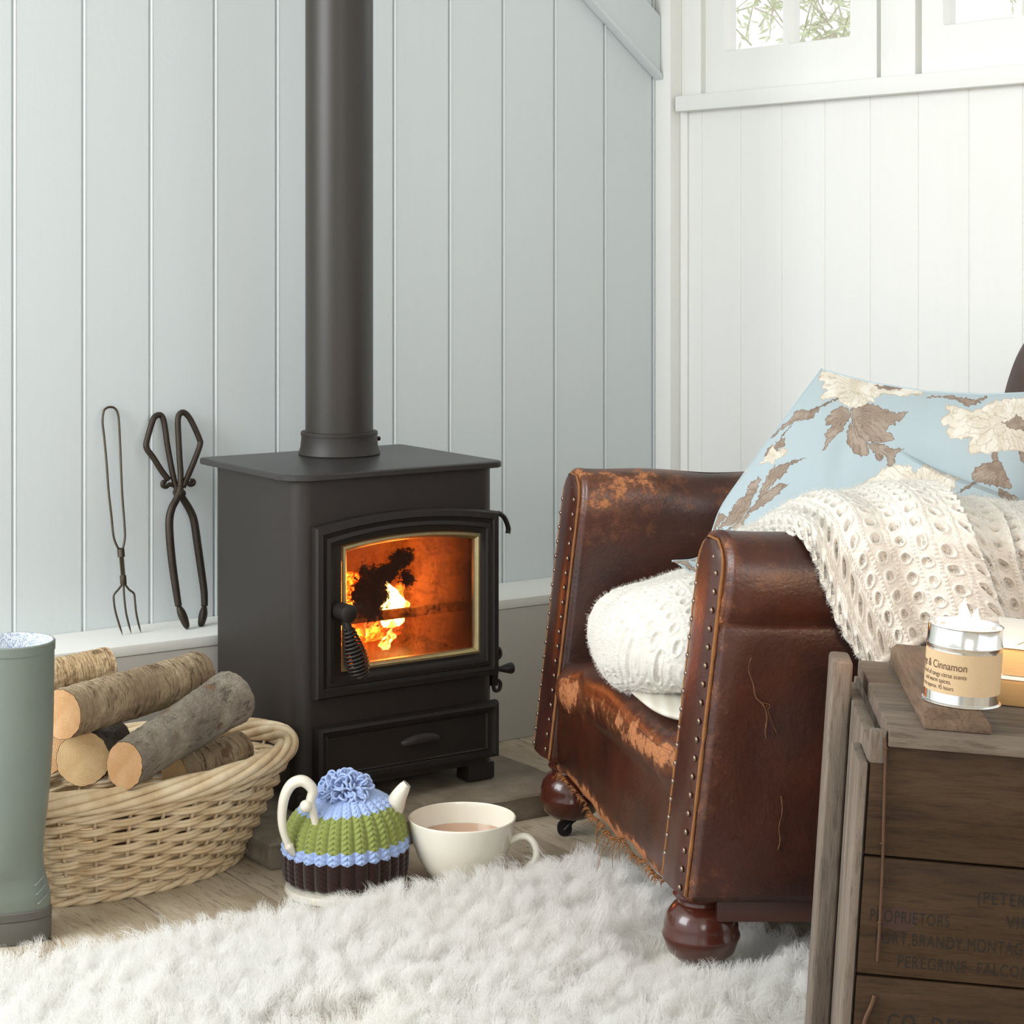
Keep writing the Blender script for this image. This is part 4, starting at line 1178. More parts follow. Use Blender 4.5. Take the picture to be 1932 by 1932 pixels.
# ================================================================ TEXTILES
def wool_fuzz(o, count, length, seed, mat_slot=2, kids=6, col=None):
    ps = o.modifiers.new('fuzz', 'PARTICLE_SYSTEM').particle_system
    s = ps.settings; s.type = 'HAIR'; s.count = count; s.hair_length = length; s.normal_factor = length/4*.8; s.emit_from = 'FACE'; s.use_even_distribution = True
    ps.seed = seed; s.hair_step = 4; s.display_step = 3; s.render_step = 3
    s.brownian_factor = length*.12; s.factor_random = length*.10
    s.root_radius = .25; s.tip_radius = .1; s.radius_scale = .001
    s.child_type = 'INTERPOLATED' if kids else 'NONE'
    if kids:
        s.rendered_child_count = kids; s.child_percent = 1
        s.roughness_1 = length*.3; s.roughness_1_size = .01; s.roughness_2 = length*.4; s.roughness_2_size = .02
    s.material = mat_slot
    return s

def wool_mat(name, c, tl=.25):
    t = NT(name)
    d = t.node('ShaderNodeBsdfDiffuse'); d.inputs[0].default_value = c
    tr = t.node('ShaderNodeBsdfTranslucent'); tr.inputs[0].default_value = c
    mx = t.node('ShaderNodeMixShader'); mx.inputs[0].default_value = tl
    t.link(d.outputs[0], mx.inputs[1]); t.link(tr.outputs[0], mx.inputs[2]); t.link(mx.outputs[0], t.out.inputs[0])
    return t.m

FUZZ = wool_mat('wool_fuzz', srgb(236, 233, 225), .4)

def knit_mat():
    t = NT('cream_mohair_knit'); n = t.noise(700, 3, .7)
    t.color(t.mix(n, srgb(214, 210, 200), srgb(234, 231, 223))).set(rough=.95, sheen=.3, spec=.1)
    t.bump(n, .5, .0008)
    return t.m
KNIT = knit_mat()

def lace(U, Vv, cell=.030):
    """relief of a lace knit: staggered eyelets between chain columns. U, Vv in metres"""
    U = U + .0028*(vnoise(U*120, Vv*120, 21)-.5); Vv = Vv + .0030*(vnoise(U*110+9, Vv*110, 22)-.5)
    cu = U/cell; col = np.floor(cu); fu = cu-col-.5
    cv = Vv/(cell*.98) + .5*(col % 2); fv = cv-np.floor(cv)-.5
    r = np.sqrt((fu*1.12)**2 + (fv*1.0)**2)
    hole = smoothstep(.30, .10, r)
    rim = np.exp(-((r-.30)/.055)**2)
    web = .5*np.exp(-((fu+.05*np.sin(fv*20))/.05)**2)*hole
    chain = np.exp(-((np.abs(fu)-.46)/.045)**2)*(.6+.4*np.sin(Vv/cell*2*np.pi*5))
    st = .25*np.sin(Vv/.0042*2*np.pi)*np.sin(U/.0046*2*np.pi)
    return -.0056*hole + .0024*rim + .0046*web + .0022*chain + .0015*st*(1-.6*hole), hole

def pillow():
    n_u, n_v = 700, 470
    Lp = np.array([(1268, 1053, 2.97), (1322, 1036, 2.99), (1340, 1008, 3.0), (1360, 958, 3.02), (1397, 903, 3.05), (1442, 842, 3.08), (1497, 767, 3.12), (1550, 697, 3.17)], float)
    Rp = np.array([(1985, 1190, 2.84), (1985, 1130, 2.85), (1985, 1060, 2.87), (1980, 1000, 2.88), (1978, 930, 2.90), (1975, 870, 2.92), (1972, 810, 2.94), (1970, 750, 2.97)], float)
    Lc = crn(Lp, n_v); Rc = crn(Rp, n_v)
    u = np.linspace(0, 1, n_u)[None, :]; v = np.linspace(0, 1, n_v)[:, None]
    px = Lc[:, 0:1]*(1-u) + Rc[:, 0:1]*u; py = Lc[:, 1:2]*(1-u) + Rc[:, 1:2]*u; yy = Lc[:, 2:3]*(1-u) + Rc[:, 2:3]*u
    tx = np.interp(px, [1550, 1595, 1640, 1690, 1750, 1800, 1855, 1932, 1970], [0, 7, 13, 15, 17, 13, 9, -4, -8])
    py = py + tx*v**2 + 34*np.exp(-((px-1335)/50)**2)*(1-v)**6
    py = py + 1.2*np.sin(px/17)*v**8*0
    e = (np.sin(np.pi*np.clip(u, 0, 1))**.55) * (np.sin(np.pi*np.clip(v*.96+.02, 0, 1))**.55)
    bul = .062*e
    # fold: the cloth below this line lies over the cloth above it
    fx = np.array([1690, 1750, 1800, 1850, 1932, 2000]); fyv = np.array([845, 878, 900, 917, 948, 980])
    dl = np.interp(px, fx, fyv) - py      # > 0 above the line
    on_ = smoothstep(1680, 1790, px)
    step = (.016*smoothstep(0, -8, dl)*np.exp(np.minimum(0, -dl*-1)/170.0) - .012*np.exp(-np.clip(dl, 0, 400)/40)*(dl > 0))*on_
    # soft creases
    cre = .006*np.exp(-((px-1600+(py-830)*.3)/22)**2)*np.exp(-((py-850)/55)**2) + .004*np.sin((px*.6+py)/38)*e*vnoise(px/90, py/90, 2)
    cre += .008*(vnoise(px/120, py/80, 5)-.5)*e
    Yf = yy - bul - step + cre
    def tow(Yd):
        return np.stack([(px-CX)/FPX*Yd, Yd, HC-(py-HY)/FPX*Yd], -1)
    Vf = tow(Yf)
    # cloth pattern
    cloth = np.array(srgb(172, 187, 192)[:3]); taupe = np.array(srgb(150, 133, 118)[:3]); tdark = np.array(srgb(96, 77, 62)[:3]); tl = np.array(srgb(176, 162, 148)[:3])
    cream = np.array(srgb(216, 208, 192)[:3]); cshade = np.array(srgb(160, 140, 110)[:3])
    col = np.broadcast_to(cloth, (n_v, n_u, 3)).copy()
    wx = px + 2.6*(vnoise(px/4.5, py/4.5, 11)-.5)*2; wy = py + 2.6*(vnoise(px/4.5, py/4.5, 12)-.5)*2
    A = lambda pts: [(1540+a/4.929, 680+b/4.929) for a, b in pts]
    B = lambda pts: [(1240+a/4.6, 680+b/4.6) for a, b in pts]
    def poly(pts, c, shade, edge, root_, nv=11, vein=.5, ew=1.5):
        pts = np.array(pts, float)
        x0, y0 = pts.min(0)-4; x1, y1 = pts.max(0)+4
        mk = (wx > x0) & (wx < x1) & (wy > y0) & (wy < y1)
        if not mk.any(): return
        X = wx[mk]; Y = wy[mk]; ins = np.zeros(len(X), bool); dist = np.full(len(X), 1e9)
        for (a, b), (c2, d) in zip(pts, np.roll(pts, -1, 0)):
            cond = ((b > Y) != (d > Y)) & (X < (c2-a)*(Y-b)/((d-b) if d != b else 1e-9)+a); ins ^= cond
            t = np.clip(((X-a)*(c2-a)+(Y-b)*(d-b))/((c2-a)**2+(d-b)**2+1e-9), 0, 1)
            dist = np.minimum(dist, np.hypot(X-a-t*(c2-a), Y-b-t*(d-b)))
        rx, ry = root_
        ang = np.arctan2(Y-ry, X-rx) + .25*vnoise(X/22, Y/22, 8); rr_ = np.hypot(X-rx, Y-ry)
        ln = np.abs(((ang*nv/np.pi) % 1)-.5)*2*np.maximum(rr_, 4)*np.pi/nv/2
        vn = np.exp(-(ln/1.1)**2)*vein*smoothstep(4, 18, rr_)*smoothstep(1.02, .7, vnoise(X/9, Y/9, 4)+.1)
        base = c + (shade-c)*(smoothstep(.35, .75, vnoise(X/16+3, Y/16, 9))[:, None]*.55)
        cc = base + (edge-base)*np.maximum(vn, np.exp(-(dist/ew)**2)*.75)[:, None]
        sub = col[mk]; sub[ins] = cc[ins]; col[mk] = sub
    LEAF = (taupe, tl, tdark); PET = (cream, np.array(srgb(234, 231, 222)[:3]), cshade)
    def leaf(pts, r, **k): poly(pts, *LEAF, r, **k)
    def pet(pts, r, **k): poly(pts, *PET, r, **k)
    def stroke(a, b, w_, c=tdark, bend=0):
        a = np.array(a, float); b = np.array(b, float); d = b-a; n_ = np.array([-d[1], d[0]])/np.hypot(*d)
        m_ = (a+b)/2+n_*bend
        poly([a+n_*w_, m_+n_*w_*.8, b+n_*w_*.5, b-n_*w_*.5, m_-n_*w_*.8, a-n_*w_], taupe, taupe, c, tuple(a), vein=0)
    def star(c, rads, r0, fan=(0, 2*math.pi), n=7, seed=0):
        """overlapping petals"""
        rd = random.Random(seed)
        for k in range(n):
            a = fan[0]+(fan[1]-fan[0])*(k+.5)/n + rd.uniform(-.12, .12); rx, ry = rads
            p = []
            w_ = (fan[1]-fan[0])/n*.62
            for q in range(13):
                s = q/12; th = a + w_*(s*2-1); rad = (.35+.65*math.sin(math.pi*min(max(s, .04), .96))**.4)*(1+rd.uniform(-.05, .05))
                p.append((c[0]+rx*rad*math.cos(th), c[1]+ry*rad*math.sin(th)))
            p.append(c); pet(p, c, nv=16, vein=.25, ew=1.0)
    # flower at the top left corner
    pet(A([(20, 190), (40, 110), (120, 80), (300, 110), (480, 150), (680, 205), (900, 230), (1080, 262), (1010, 285), (975, 322), (900, 320), (800, 340), (720, 320), (620, 312), (560, 350), (500, 380), (460, 415), (400, 440), (330, 445), (270, 425), (220, 390), (205, 350), (180, 340), (110, 350), (70, 372), (40, 350), (60, 300), (100, 270), (35, 265), (70, 205)]), A([(430, 250)])[0], nv=19, vein=.42)
    star(A([(390, 300)])[0], (38, 26), 3, (math.pi*.15, math.pi*1.0), 5, 4)
    leaf(A([(540, 238), (640, 228), (740, 228), (830, 243), (780, 265), (700, 270), (590, 265)]), A([(540, 240)])[0], nv=40)
    leaf(A([(320, 450), (400, 440), (480, 405), (560, 415), (620, 455), (665, 455), (680, 475), (780, 490), (860, 472), (820, 520), (800, 545), (745, 575), (740, 600), (700, 600), (640, 660), (690, 665), (718, 715), (712, 752), (620, 762), (480, 765), (400, 690), (330, 560)]), A([(330, 480)])[0], nv=15)
    leaf(A([(310, 455), (220, 425), (180, 455), (120, 475), (130, 500), (80, 560), (85, 605), (140, 595), (150, 610), (100, 650), (80, 700), (90, 710), (60, 830), (85, 825), (110, 780), (180, 710), (250, 645), (290, 570), (320, 520)]), A([(320, 450)])[0], nv=16)
    leaf(A([(310, 560), (290, 650), (280, 700), (290, 780), (310, 820), (370, 880), (420, 890), (475, 897), (500, 850), (480, 770), (400, 690), (350, 600)]), A([(330, 520)])[0], nv=18)
    leaf(A([(480, 770), (560, 768), (650, 790), (720, 830), (780, 815), (820, 828), (760, 850), (742, 900), (710, 985), (650, 985), (662, 920), (640, 880), (600, 930), (560, 920), (545, 880), (510, 820)]), A([(480, 770)])[0], nv=14)
    stroke(*A([(210, 348), (-90, 480)]), 2.0)
    leaf(A([(1000, 355), (1080, 325), (1250, 332), (1400, 345), (1500, 372), (1550, 345), (1600, 335), (1560, 372), (1500, 402), (1430, 432), (1370, 412), (1310, 372), (1200, 350), (1100, 345)]), A([(1000, 355)])[0], nv=30)
    # flower on the right
    pet(A([(1160, 560), (1190, 520), (1240, 480), (1190, 440), (1200, 420), (1260, 415), (1350, 440), (1440, 480), (1550, 440), (1620, 390), (1740, 360), (2100, 330), (2100, 860), (1850, 840), (1760, 830), (1700, 845), (1600, 865), (1500, 860), (1430, 870), (1405, 770), (1450, 710), (1400, 725), (1350, 730), (1240, 735), (1215, 650), (1240, 610), (1165, 605)]), A([(1800, 600)])[0], nv=15, vein=.4)
    star(A([(1700, 600)])[0], (62, 52), 3, (math.pi*.35, math.pi*1.12), 5, 9); star(A([(1800, 560)])[0], (40, 36), 3, (math.pi*.2, math.pi*1.6), 6, 5)
    leaf(A([(1725, 572), (1800, 555), (1862, 500), (1932, 560), (1990, 600), (1940, 650), (1800, 640), (1760, 600)]), A([(1850, 640)])[0], nv=18)
    leaf(A([(1645, 855), (1690, 850), (1692, 940), (1635, 945)]), A([(1660, 700)])[0])
    leaf(A([(1690, 930), (1740, 975), (1765, 1040), (1770, 1070), (1815, 1150), (1800, 1200), (1680, 1178), (1560, 1142), (1450, 1110), (1440, 1060), (1500, 985), (1545, 960), (1640, 940)]), A([(1675, 940)])[0], nv=18)
    leaf(A([(1880, 850), (1940, 850), (1990, 900), (1960, 1000), (1900, 930)]), A([(1900, 850)])[0])
    stroke(*A([(1490, 1128), (1300, 1245)]), 2.6)
    leaf(A([(1690, 1190), (1790, 1230), (1890, 1280), (1850, 1310), (1770, 1310), (1700, 1255)]), A([(1690, 1190)])[0], nv=18)
    # flower above the throw
    pet(A([(330, 1205), (400, 1170), (480, 1110), (560, 1070), (620, 1000), (700, 985), (780, 965), (850, 990), (870, 960), (900, 1020), (905, 1060), (920, 1030), (1000, 970), (1080, 990), (1160, 1040), (1340, 1095), (1290, 1130), (1300, 1170), (1250, 1205), (1250, 1400), (480, 1400), (370, 1230)]), A([(1000, 1210)])[0], nv=17, vein=.5)
    star(A([(1000, 1230)])[0], (34, 50), 3, (math.pi*1.1, math.pi*1.85), 4, 2)
    # left hand sprigs
    leaf(B([(1160, 490), (1200, 440), (1240, 440), (1260, 418), (1300, 432), (1420, 418), (1380, 465), (1340, 510), (1240, 520), (1140, 560), (1060, 620), (960, 700), (870, 785), (960, 680), (1080, 570)]), B([(1420, 420)])[0], nv=30)
    stroke(*B([(1330, 440), (1575, 328)]), 1.8); stroke(*B([(1060, 695), (1170, 548)]), 1.3)
    leaf(B([(1050, 690), (1110, 675), (1112, 730), (1040, 785), (1010, 770), (1020, 720)]), B([(1110, 680)])[0]); leaf(B([(925, 835), (940, 790), (1000, 730), (1010, 750), (970, 800)]), B([(1010, 735)])[0])
    pet(B([(1000, 740), (1040, 785), (1080, 765), (1135, 768), (1090, 830), (1060, 850), (1000, 900), (960, 880), (880, 912), (930, 840)]), B([(1030, 750)])[0], nv=14)
    pet(B([(800, 905), (790, 950), (720, 1040), (690, 1070), (640, 1110), (600, 1120), (660, 1050), (740, 950)]), B([(800, 905)])[0])
    leaf(B([(630, 1320), (700, 1210), (760, 1170), (800, 1080), (880, 1005), (900, 1040), (860, 1130), (830, 1190), (790, 1300), (700, 1400), (560, 1460), (450, 1510), (520, 1460), (600, 1380)]), B([(500, 1490)])[0], nv=38)
    leaf(B([(1020, 905), (1030, 930), (1100, 895), (1290, 845), (1200, 890), (1150, 910), (1115, 980), (1030, 1050), (960, 1120), (900, 1210), (860, 1230), (910, 1100), (950, 1000)]), B([(800, 1290)])[0], nv=38)
    leaf(B([(1180, 1040), (1130, 1075), (1060, 1070), (980, 1115), (900, 1180), (800, 1290), (740, 1390), (830, 1310), (920, 1260), (1000, 1210), (1060, 1150), (1120, 1090)]), B([(700, 1390)])[0], nv=38)
    leaf(B([(500, 1340), (540, 1320), (615, 1350), (560, 1410), (490, 1470), (445, 1520), (470, 1400)]), B([(445, 1520)])[0], nv=26)
    leaf(B([(600, 1470), (700, 1400), (800, 1310), (790, 1360), (740, 1430), (690, 1475), (640, 1460)]), B([(800, 1300)])[0], nv=26)
    pet(B([(1075, 1280), (1095, 1240), (1150, 1205), (1195, 1230), (1185, 1280)]), B([(1130, 1300)])[0])
    leaf(B([(125, 1750), (200, 1680), (330, 1620), (352, 1690), (330, 1750), (260, 1700), (240, 1710), (300, 1780), (380, 1850), (300, 1830), (200, 1765)]), B([(125, 1750)])[0], nv=24)
    weave = .985 + .03*vnoise(px*1.1, py*1.1, 1)
    col *= weave[..., None]
    t = NT('printed_cotton'); t.color(t.attr('paint').outputs['Color']).set(rough=.85, sheen=.15, spec=.2); t.bump(t.noise(1500, 2, .5), .12, .0003)
    root = thing('floral_pillow', 'pale blue pillow printed with cream flowers and taupe leaves', 'pillow', (.5, 3.0, .5))
    o = grid_obj('pillow_front', Vf[::-1], t.m, root, shift=(.5, 3.0, .5), colors=col[::-1])
    # back of the pillow
    sv, su = slice(None, None, 8), slice(None, None, 8)
    ev = np.arange(0, n_v, 8); ev[-1] = n_v-1; eu = np.arange(0, n_u, 8); eu[-1] = n_u-1
    ev = np.unique(np.append(ev, n_v-1)); eu = np.unique(np.append(eu, n_u-1))
    sub = lambda A_: A_[np.ix_(ev, eu)]
    px, py = sub(px), sub(py)
    Vb = tow(sub(yy) + .045*sub(e*np.ones_like(yy)) + .0006)
    grid_obj('pillow_back', Vb, simple('pale_blue_cotton', srgb(170, 189, 198), .85), root, shift=(.5, 3.0, .5))
    # piped edge seam
    seam = [Vector(Vf[i, 0]) for i in range(0, n_v, 6)] + [Vector(Vf[-1, j]) for j in range(0, n_u, 6)]
    mb = MB(); mb.tube(seam, .0014, 6); mb.build('seam', simple('pale_blue_cotton_seam', srgb(176, 193, 200), .85), root, smooth='all', shift=(.5, 3.0, .5))
pillow()

def knitted_cushion():
    c = Vector((.304, 2.985, .424)); n, m = 240, 420
    ph = np.linspace(-np.pi/2, np.pi/2, n)[:, None]; th = np.linspace(0, 2*np.pi, m, endpoint=False)[None, :]
    sg = lambda a, p: np.sign(a)*np.abs(a)**p
    X = .180*sg(np.cos(ph), .55)*sg(np.cos(th), .72); Y = .205*sg(np.cos(ph), .55)*sg(np.sin(th), .72); Z = .088*sg(np.sin(ph), .85)*np.ones_like(th)
    # soft lumps
    V = np.stack([X, Y, Z], -1)
    N_ = grid_normals(V); N_[~np.isfinite(N_)] = 0
    out = V/np.maximum(np.linalg.norm(V, axis=-1, keepdims=True), 1e-6)
    s = np.sign((N_*out).sum(-1, keepdims=True)); N_ = N_*np.where(s == 0, 1, s)
    lump = .012*(vnoise(X*14+20, Y*14+20+Z*9, 3)-.5)
    h, hole = lace(X*1.0+.6 + Z*.0, Y + Z*.8 + .5, .026)
    V = V + N_*(lump + h*.75)[..., None]
    rt = Matrix.Rotation(R(-8), 3, 'Y') @ Matrix.Rotation(R(14), 3, 'Z') @ Matrix.Rotation(R(-8), 3, 'X')
    V = V @ np.array(rt).T + np.array(c)
    root = thing('knitted_cushion', 'plump white knitted cushion on the leather seat under the floral pillow', 'cushion', c)
    o = grid_obj('knitted_cover', V, [KNIT, FUZZ], root, closed_v=True, shift=c)
    wool_fuzz(o, 3500, .006, 3, 2, 3)
    # ivory pad below
    b = Vector((.33, 2.93, .345)); t = NT('ivory_striped_ticking')
    wv = t.node('ShaderNodeTexWave', bands_direction='X'); wv.inputs['Scale'].default_value = 16; t.link(t.co(), wv.inputs['Vector'])
    t.color(t.mix(t.math('MULTIPLY', wv.outputs['Fac'], .6), srgb(214, 210, 198), srgb(190, 182, 162))).set(rough=.9)
    n, m = 30, 80; ph = np.linspace(-np.pi/2, np.pi/2, n)[:, None]; th = np.linspace(0, 2*np.pi, m, endpoint=False)[None, :]
    V = np.stack([.150*sg(np.cos(ph), .4)*sg(np.cos(th), .6), .165*sg(np.cos(ph), .4)*sg(np.sin(th), .6), .014*np.sin(ph)*np.ones_like(th)], -1)
    rt = Matrix.Rotation(R(12), 3, 'Z') @ Matrix.Rotation(R(-3), 3, 'Y')
    V = V @ np.array(rt).T + np.array(b)
    o = grid_obj('striped_pad', V, t.m, None, closed_v=True, shift=b); o.location = b
    tag(o, 'ivory striped flat pad peeping out under the white knitted cushion', 'cushion')
knitted_cushion()

def throw():
    cols = [
        [(1385, 1008, 2.88), (1415, 1000, 2.80), (1455, 996, 2.72), (1508, 1002, 2.655), (1535, 1040, 2.622), (1560, 1105, 2.616), (1590, 1180, 2.606), (1642, 1262, 2.598)],
        [(1455, 985, 2.98), (1480, 955, 2.88), (1520, 944, 2.77), (1570, 968, 2.66), (1600, 1030, 2.612), (1630, 1095, 2.604), (1660, 1160, 2.596), (1700, 1228, 2.590)],
        [(1540, 960, 3.00), (1575, 930, 2.89), (1615, 922, 2.775), (1660, 950, 2.655), (1685, 1010, 2.602), (1706, 1075, 2.594), (1727, 1140, 2.588), (1752, 1204, 2.582)],
        [(1640, 960, 3.00), (1668, 924, 2.90), (1705, 920, 2.775), (1748, 950, 2.652), (1780, 1010, 2.588), (1803, 1070, 2.576), (1822, 1125, 2.568), (1842, 1176, 2.562)],
        [(1740, 965, 2.98), (1760, 938, 2.89), (1795, 938, 2.785), (1838, 968, 2.668), (1862, 1020, 2.606), (1880, 1080, 2.598), (1896, 1140, 2.592), (1912, 1196, 2.588)],
        [(1840, 965, 2.98), (1862, 945, 2.89), (1890, 948, 2.785), (1925, 978, 2.672), (1945, 1030, 2.602), (1960, 1090, 2.594), (1975, 1145, 2.588), (1990, 1200, 2.584)],
        [(1940, 970, 2.98), (1965, 950, 2.89), (1985, 954, 2.785), (2020, 985, 2.672), (2040, 1035, 2.606), (2050, 1095, 2.598), (2060, 1150, 2.592), (2070, 1205, 2.588)]]
    C = np.array([[tuple(P(*q)) for q in c] for c in cols])
    nu, nv = 560, 470
    G = crn(C, nu); G = crn(G.transpose(1, 0, 2), nv)      # (nv, nu, 3)
    du = np.linalg.norm(np.diff(G, axis=1), axis=-1); dv = np.linalg.norm(np.diff(G, axis=0), axis=-1)
    U = np.zeros((nv, nu)); U[:, 1:] = np.cumsum(du, 1)
    Vv = np.zeros((nv, nu)); Vv[1:] = np.cumsum(dv, 0)
    tu = np.gradient(G, axis=1); tv = np.gradient(G, axis=0)
    lu = np.linalg.norm(tu, axis=-1); lv = np.linalg.norm(tv, axis=-1)
    sn = np.linalg.norm(np.cross(tu, tv), axis=-1)/(lu*lv+1e-12)
    Um = np.broadcast_to(np.cumsum((lu*sn)[nv//3:nv*9//10].mean(0, keepdims=True), 1), U.shape)
    N_ = grid_normals(G)
    tocam = -G/np.linalg.norm(G, axis=-1, keepdims=True); tocam[..., 2] += .6
    s = np.sign((N_*tocam).sum(-1, keepdims=True)); N_ *= s
    h, hole = lace(Um + .008, Vv, .0265)
    # pleats running down, one sharp overlap
    f = np.linspace(0, 1, nu)[None, :]; g = np.linspace(0, 1, nv)[:, None]
    sl = f - .02*g
    pleat = .0055*np.sin(sl*2*np.pi*5.2+.6) + .004*np.sin(sl*2*np.pi*2.3)
    over = .016*smoothstep(.36, .555, sl)*(sl < .565) + .012*smoothstep(.60, .74, sl)*(sl < .752)
    over = over*smoothstep(.12, .4, g)
    # rounded soft borders
    G2 = G + N_*(h + pleat*smoothstep(.05, .4, g)*smoothstep(0, .06, f) + over)[..., None]
    G2 = G2 + .0025*(vnoise(U*90, Vv*90, 6)-.5)[..., None]*N_
    c = (.55, 2.7, .6)
    root = thing('knitted_throw', 'cream lacy knitted throw draped over the near arm of the leather chair', 'throw', c)
    o = grid_obj('throw_cloth', G2, [KNIT, FUZZ], root, shift=c)
    md = o.modifiers.new('thickness', 'SOLIDIFY'); md.thickness = .007; md.offset = -1; 
    # make sure that thickness goes away from the viewer side
    md.offset = 1 if float(s.mean()) > 0 else -1
    wool_fuzz(o, 6500, .008, 4, 2, 3)
    # folded hem roll
    hem = [Vector(G2[-1, j]) + Vector((0, .004, .002)) for j in range(0, nu, 6)]
    mb = MB(); mb.tube(hem, .0062, 10); e = [Vector(G2[i, 0]) + Vector((.003, .005, 0)) for i in range(0, nv, 6)]; mb.tube(e, .0050, 10)
    o2 = mb.build('hem', [KNIT, FUZZ], root, smooth='all', shift=c); wool_fuzz(o2, 1500, .007, 5, 2, 3)
throw()

# ================================================================ CRATE
def text_mesh(s, size, mat, name, bold=0, squash=1.0, spacing=1.0, parent=None):
    cu = bpy.data.curves.new(name, 'FONT'); cu.body = s; cu.size = size; cu.extrude = 0; cu.offset = bold; cu.space_character = spacing
    ob = bpy.data.objects.new(name, cu); COL.objects.link(ob)
    bpy.context.view_layer.update()
    dg = bpy.context.evaluated_depsgraph_get(); me = bpy.data.meshes.new_from_object(ob.evaluated_get(dg))
    bpy.data.objects.remove(ob)
    for v in me.vertices: v.co.x *= squash
    me.materials.clear(); me.materials.append(mat)
    return me

def crate():
    side = wood('weathered_grey_wood', srgb(92, 80, 70), srgb(122, 110, 98), srgb(142, 130, 118), 'z', 1.6, .75, .6)
    topw = wood('grey_brown_worn_top_wood', srgb(82, 70, 60), srgb(112, 99, 86), srgb(134, 121, 108), 'x', 1.6, .65, .6)
    batw = wood('brown_batten_wood', srgb(92, 72, 56), srgb(122, 100, 82), srgb(142, 120, 100), 'y', 1.6, .6, .6)
    front = wood('stained_pine_boards', srgb(44, 29, 17), srgb(67, 49, 31), srgb(80, 61, 41), 'x', 1.5, .62, .5)
    origin = P(1646, 1384, 2.06); H_ = .492; ang = R(3.7)
    rot = Matrix.Rotation(R(-4.5), 4, 'Z') @ Matrix.Rotation(ang, 4, 'Y')
    M = Matrix.Translation(origin) @ rot @ Matrix.Translation((0, 0, -H_))
    root = thing('wooden_crate', 'old stencilled wooden crate with wired boards standing on end', 'crate')
    root.matrix_world = M
    W_, D_ = .62, .335
    # side: end board with outer vertical batten
    def bx(lo, hi, name, mat, par=root, bev=.002, bs=2):
        mb = MB(); mb.box(lo, hi); return mb.build(name, mat, par, bevel=bev, bseg=bs)
    bx((-.002, .013, 0), (.012, .30, H_-.012), 'end_board', side)
    b = bx((-.026, .205, .0), (-.0025, .262, H_+.030), 'end_batten', side, bev=.006, bs=3)
    bx((-.012, .0, .0), (-.0025, .085, H_-.03), 'end_batten', side, bev=.002)
    bx((W_-.012, .013, 0), (W_, .30, H_-.012), 'end_board', side)
    bx((.0125, D_-.013, 0), (W_-.0125, D_, H_-.012), 'back_board', side)
    zc = [H_, H_-.125, H_-.247, H_-.37, 0.0]
    boards = []
    for i in range(4):
        hi, lo = zc[i]-.0012, zc[i+1]+.0012
        if i == 0: hi = H_-.002
        o = bx((0, 0, lo), (W_, .0125, hi), 'front_board', front, bev=.0018); boards.append(o)
    # top: boards running across + battens front to back
    ys = [.0135, .110, .215, D_]
    # front lip of the lid
    for i in range(3):
        bx((.016, (ys[i]+.0012) if i else -.006, H_-.011), (W_, ys[i+1]-.0012, H_+.0075), 'top_board', topw, bev=.002)
    mb = MB()
    x0, x1 = .052, .120
    pts = [(x0, H_+.008), (x1, H_+.008), (x1, H_+.016), (x1-.012, H_+.0315), (x0+.006, H_+.0315), (x0, H_+.026)]
    mb.prism(pts, .004, D_-.01, 0, lambda a, b, c: (a, c, b)); mb.build('top_batten', batw, root, bevel=.0015)
    bx((-.002, -.002, H_-.030), (.0145, .012, H_+.004), 'corner_block', side, bev=.003)
    # wire along the left of the front
    rust = simple('rusty_wire', srgb(96, 72, 54), .6, .6, .3, 80)
    def W2(px, py):
        # front plane intersection in local coordinates
        o = Vector((0, 0, HC)); d = (P(px, py, 1.0) - o); Mi = M.inverted(); a = Mi @ o; dd = (Mi.to_3x3() @ d); s = (-.003 - a.y)/dd.y; return a + dd*s
    mb = MB(); mb.tube(crv([W2(1670, 1392), W2(1671, 1420), W2(1668, 1520), W2(1665, 1640), W2(1660, 1740), W2(1655, 1816)], 8), .0017, 8)
    mb.tube(crv([W2(1650, 1878), W2(1645, 1895), W2(1632, 1925), W2(1625, 1960)], 6), .0024, 8)
    for py in (1413, 1592, 1741):
        xx = 1671-(py-1413)*.035
        mb.tube([W2(xx-4, py), W2(xx+1, py-2)+Vector((0, -.002, 0)), W2(xx+5, py+1)], .0010, 6)
    mb.build('binding_wire', rust, root, smooth='all')
    mb = MB(); mb.tube([M.inverted() @ P(1598, 1330, 2.26), M.inverted() @ P(1617, 1331, 2.22)], .0012, 6)
    # stencilled lettering
    ink = simple('faded_black_stencil', srgb(30, 21, 13), .8, 0, .3, 120)
    def put(s, px, py, size, par, sq=.8, sp=1.15):
        me = text_mesh(s, size, ink, 'stencil_lettering', 0, sq, sp)
        p = W2(px, py)
        for v in me.vertices: v.co = (p.x + v.co.x, -.0004, p.z + v.co.y)
        o = bpy.data.objects.new('stencil_lettering', me); COL.objects.link(o); o.parent = par; return o
    put('(PETER', 1843, 1706, .0185, boards[2] if False else boards[1], .78)
    b2 = boards[2]
    put('PROPRIETORS', 1640, 1738, .0175, boards[1], .66); put('VINE', 1898, 1753, .0185, boards[1], .8)
    put('PORT.BRANDY.MONTAGUE', 1650, 1780, .0185, boards[1], .64); put('PEREGRINE  FALCON', 1692, 1826, .0175, boards[1], .72)
    put('CO. DENVER CO', 1672, 1946, .026, boards[2], .70, 1.2)
    # knot stain
    mb = MB(); p = W2(1695, 1735)
    mb.loops([[(p.x+.021*math.cos(a)*(1+.25*noise.noise(Vector((math.cos(a)*2, math.sin(a)*2, 1)))), -.0002, p.z+.012*math.sin(a)*(1+.3*noise.noise(Vector((math.cos(a)*3, math.sin(a)*3, 5))))) for a in [2*math.pi*k/40 for k in range(40)]]], 0, True, False, True)
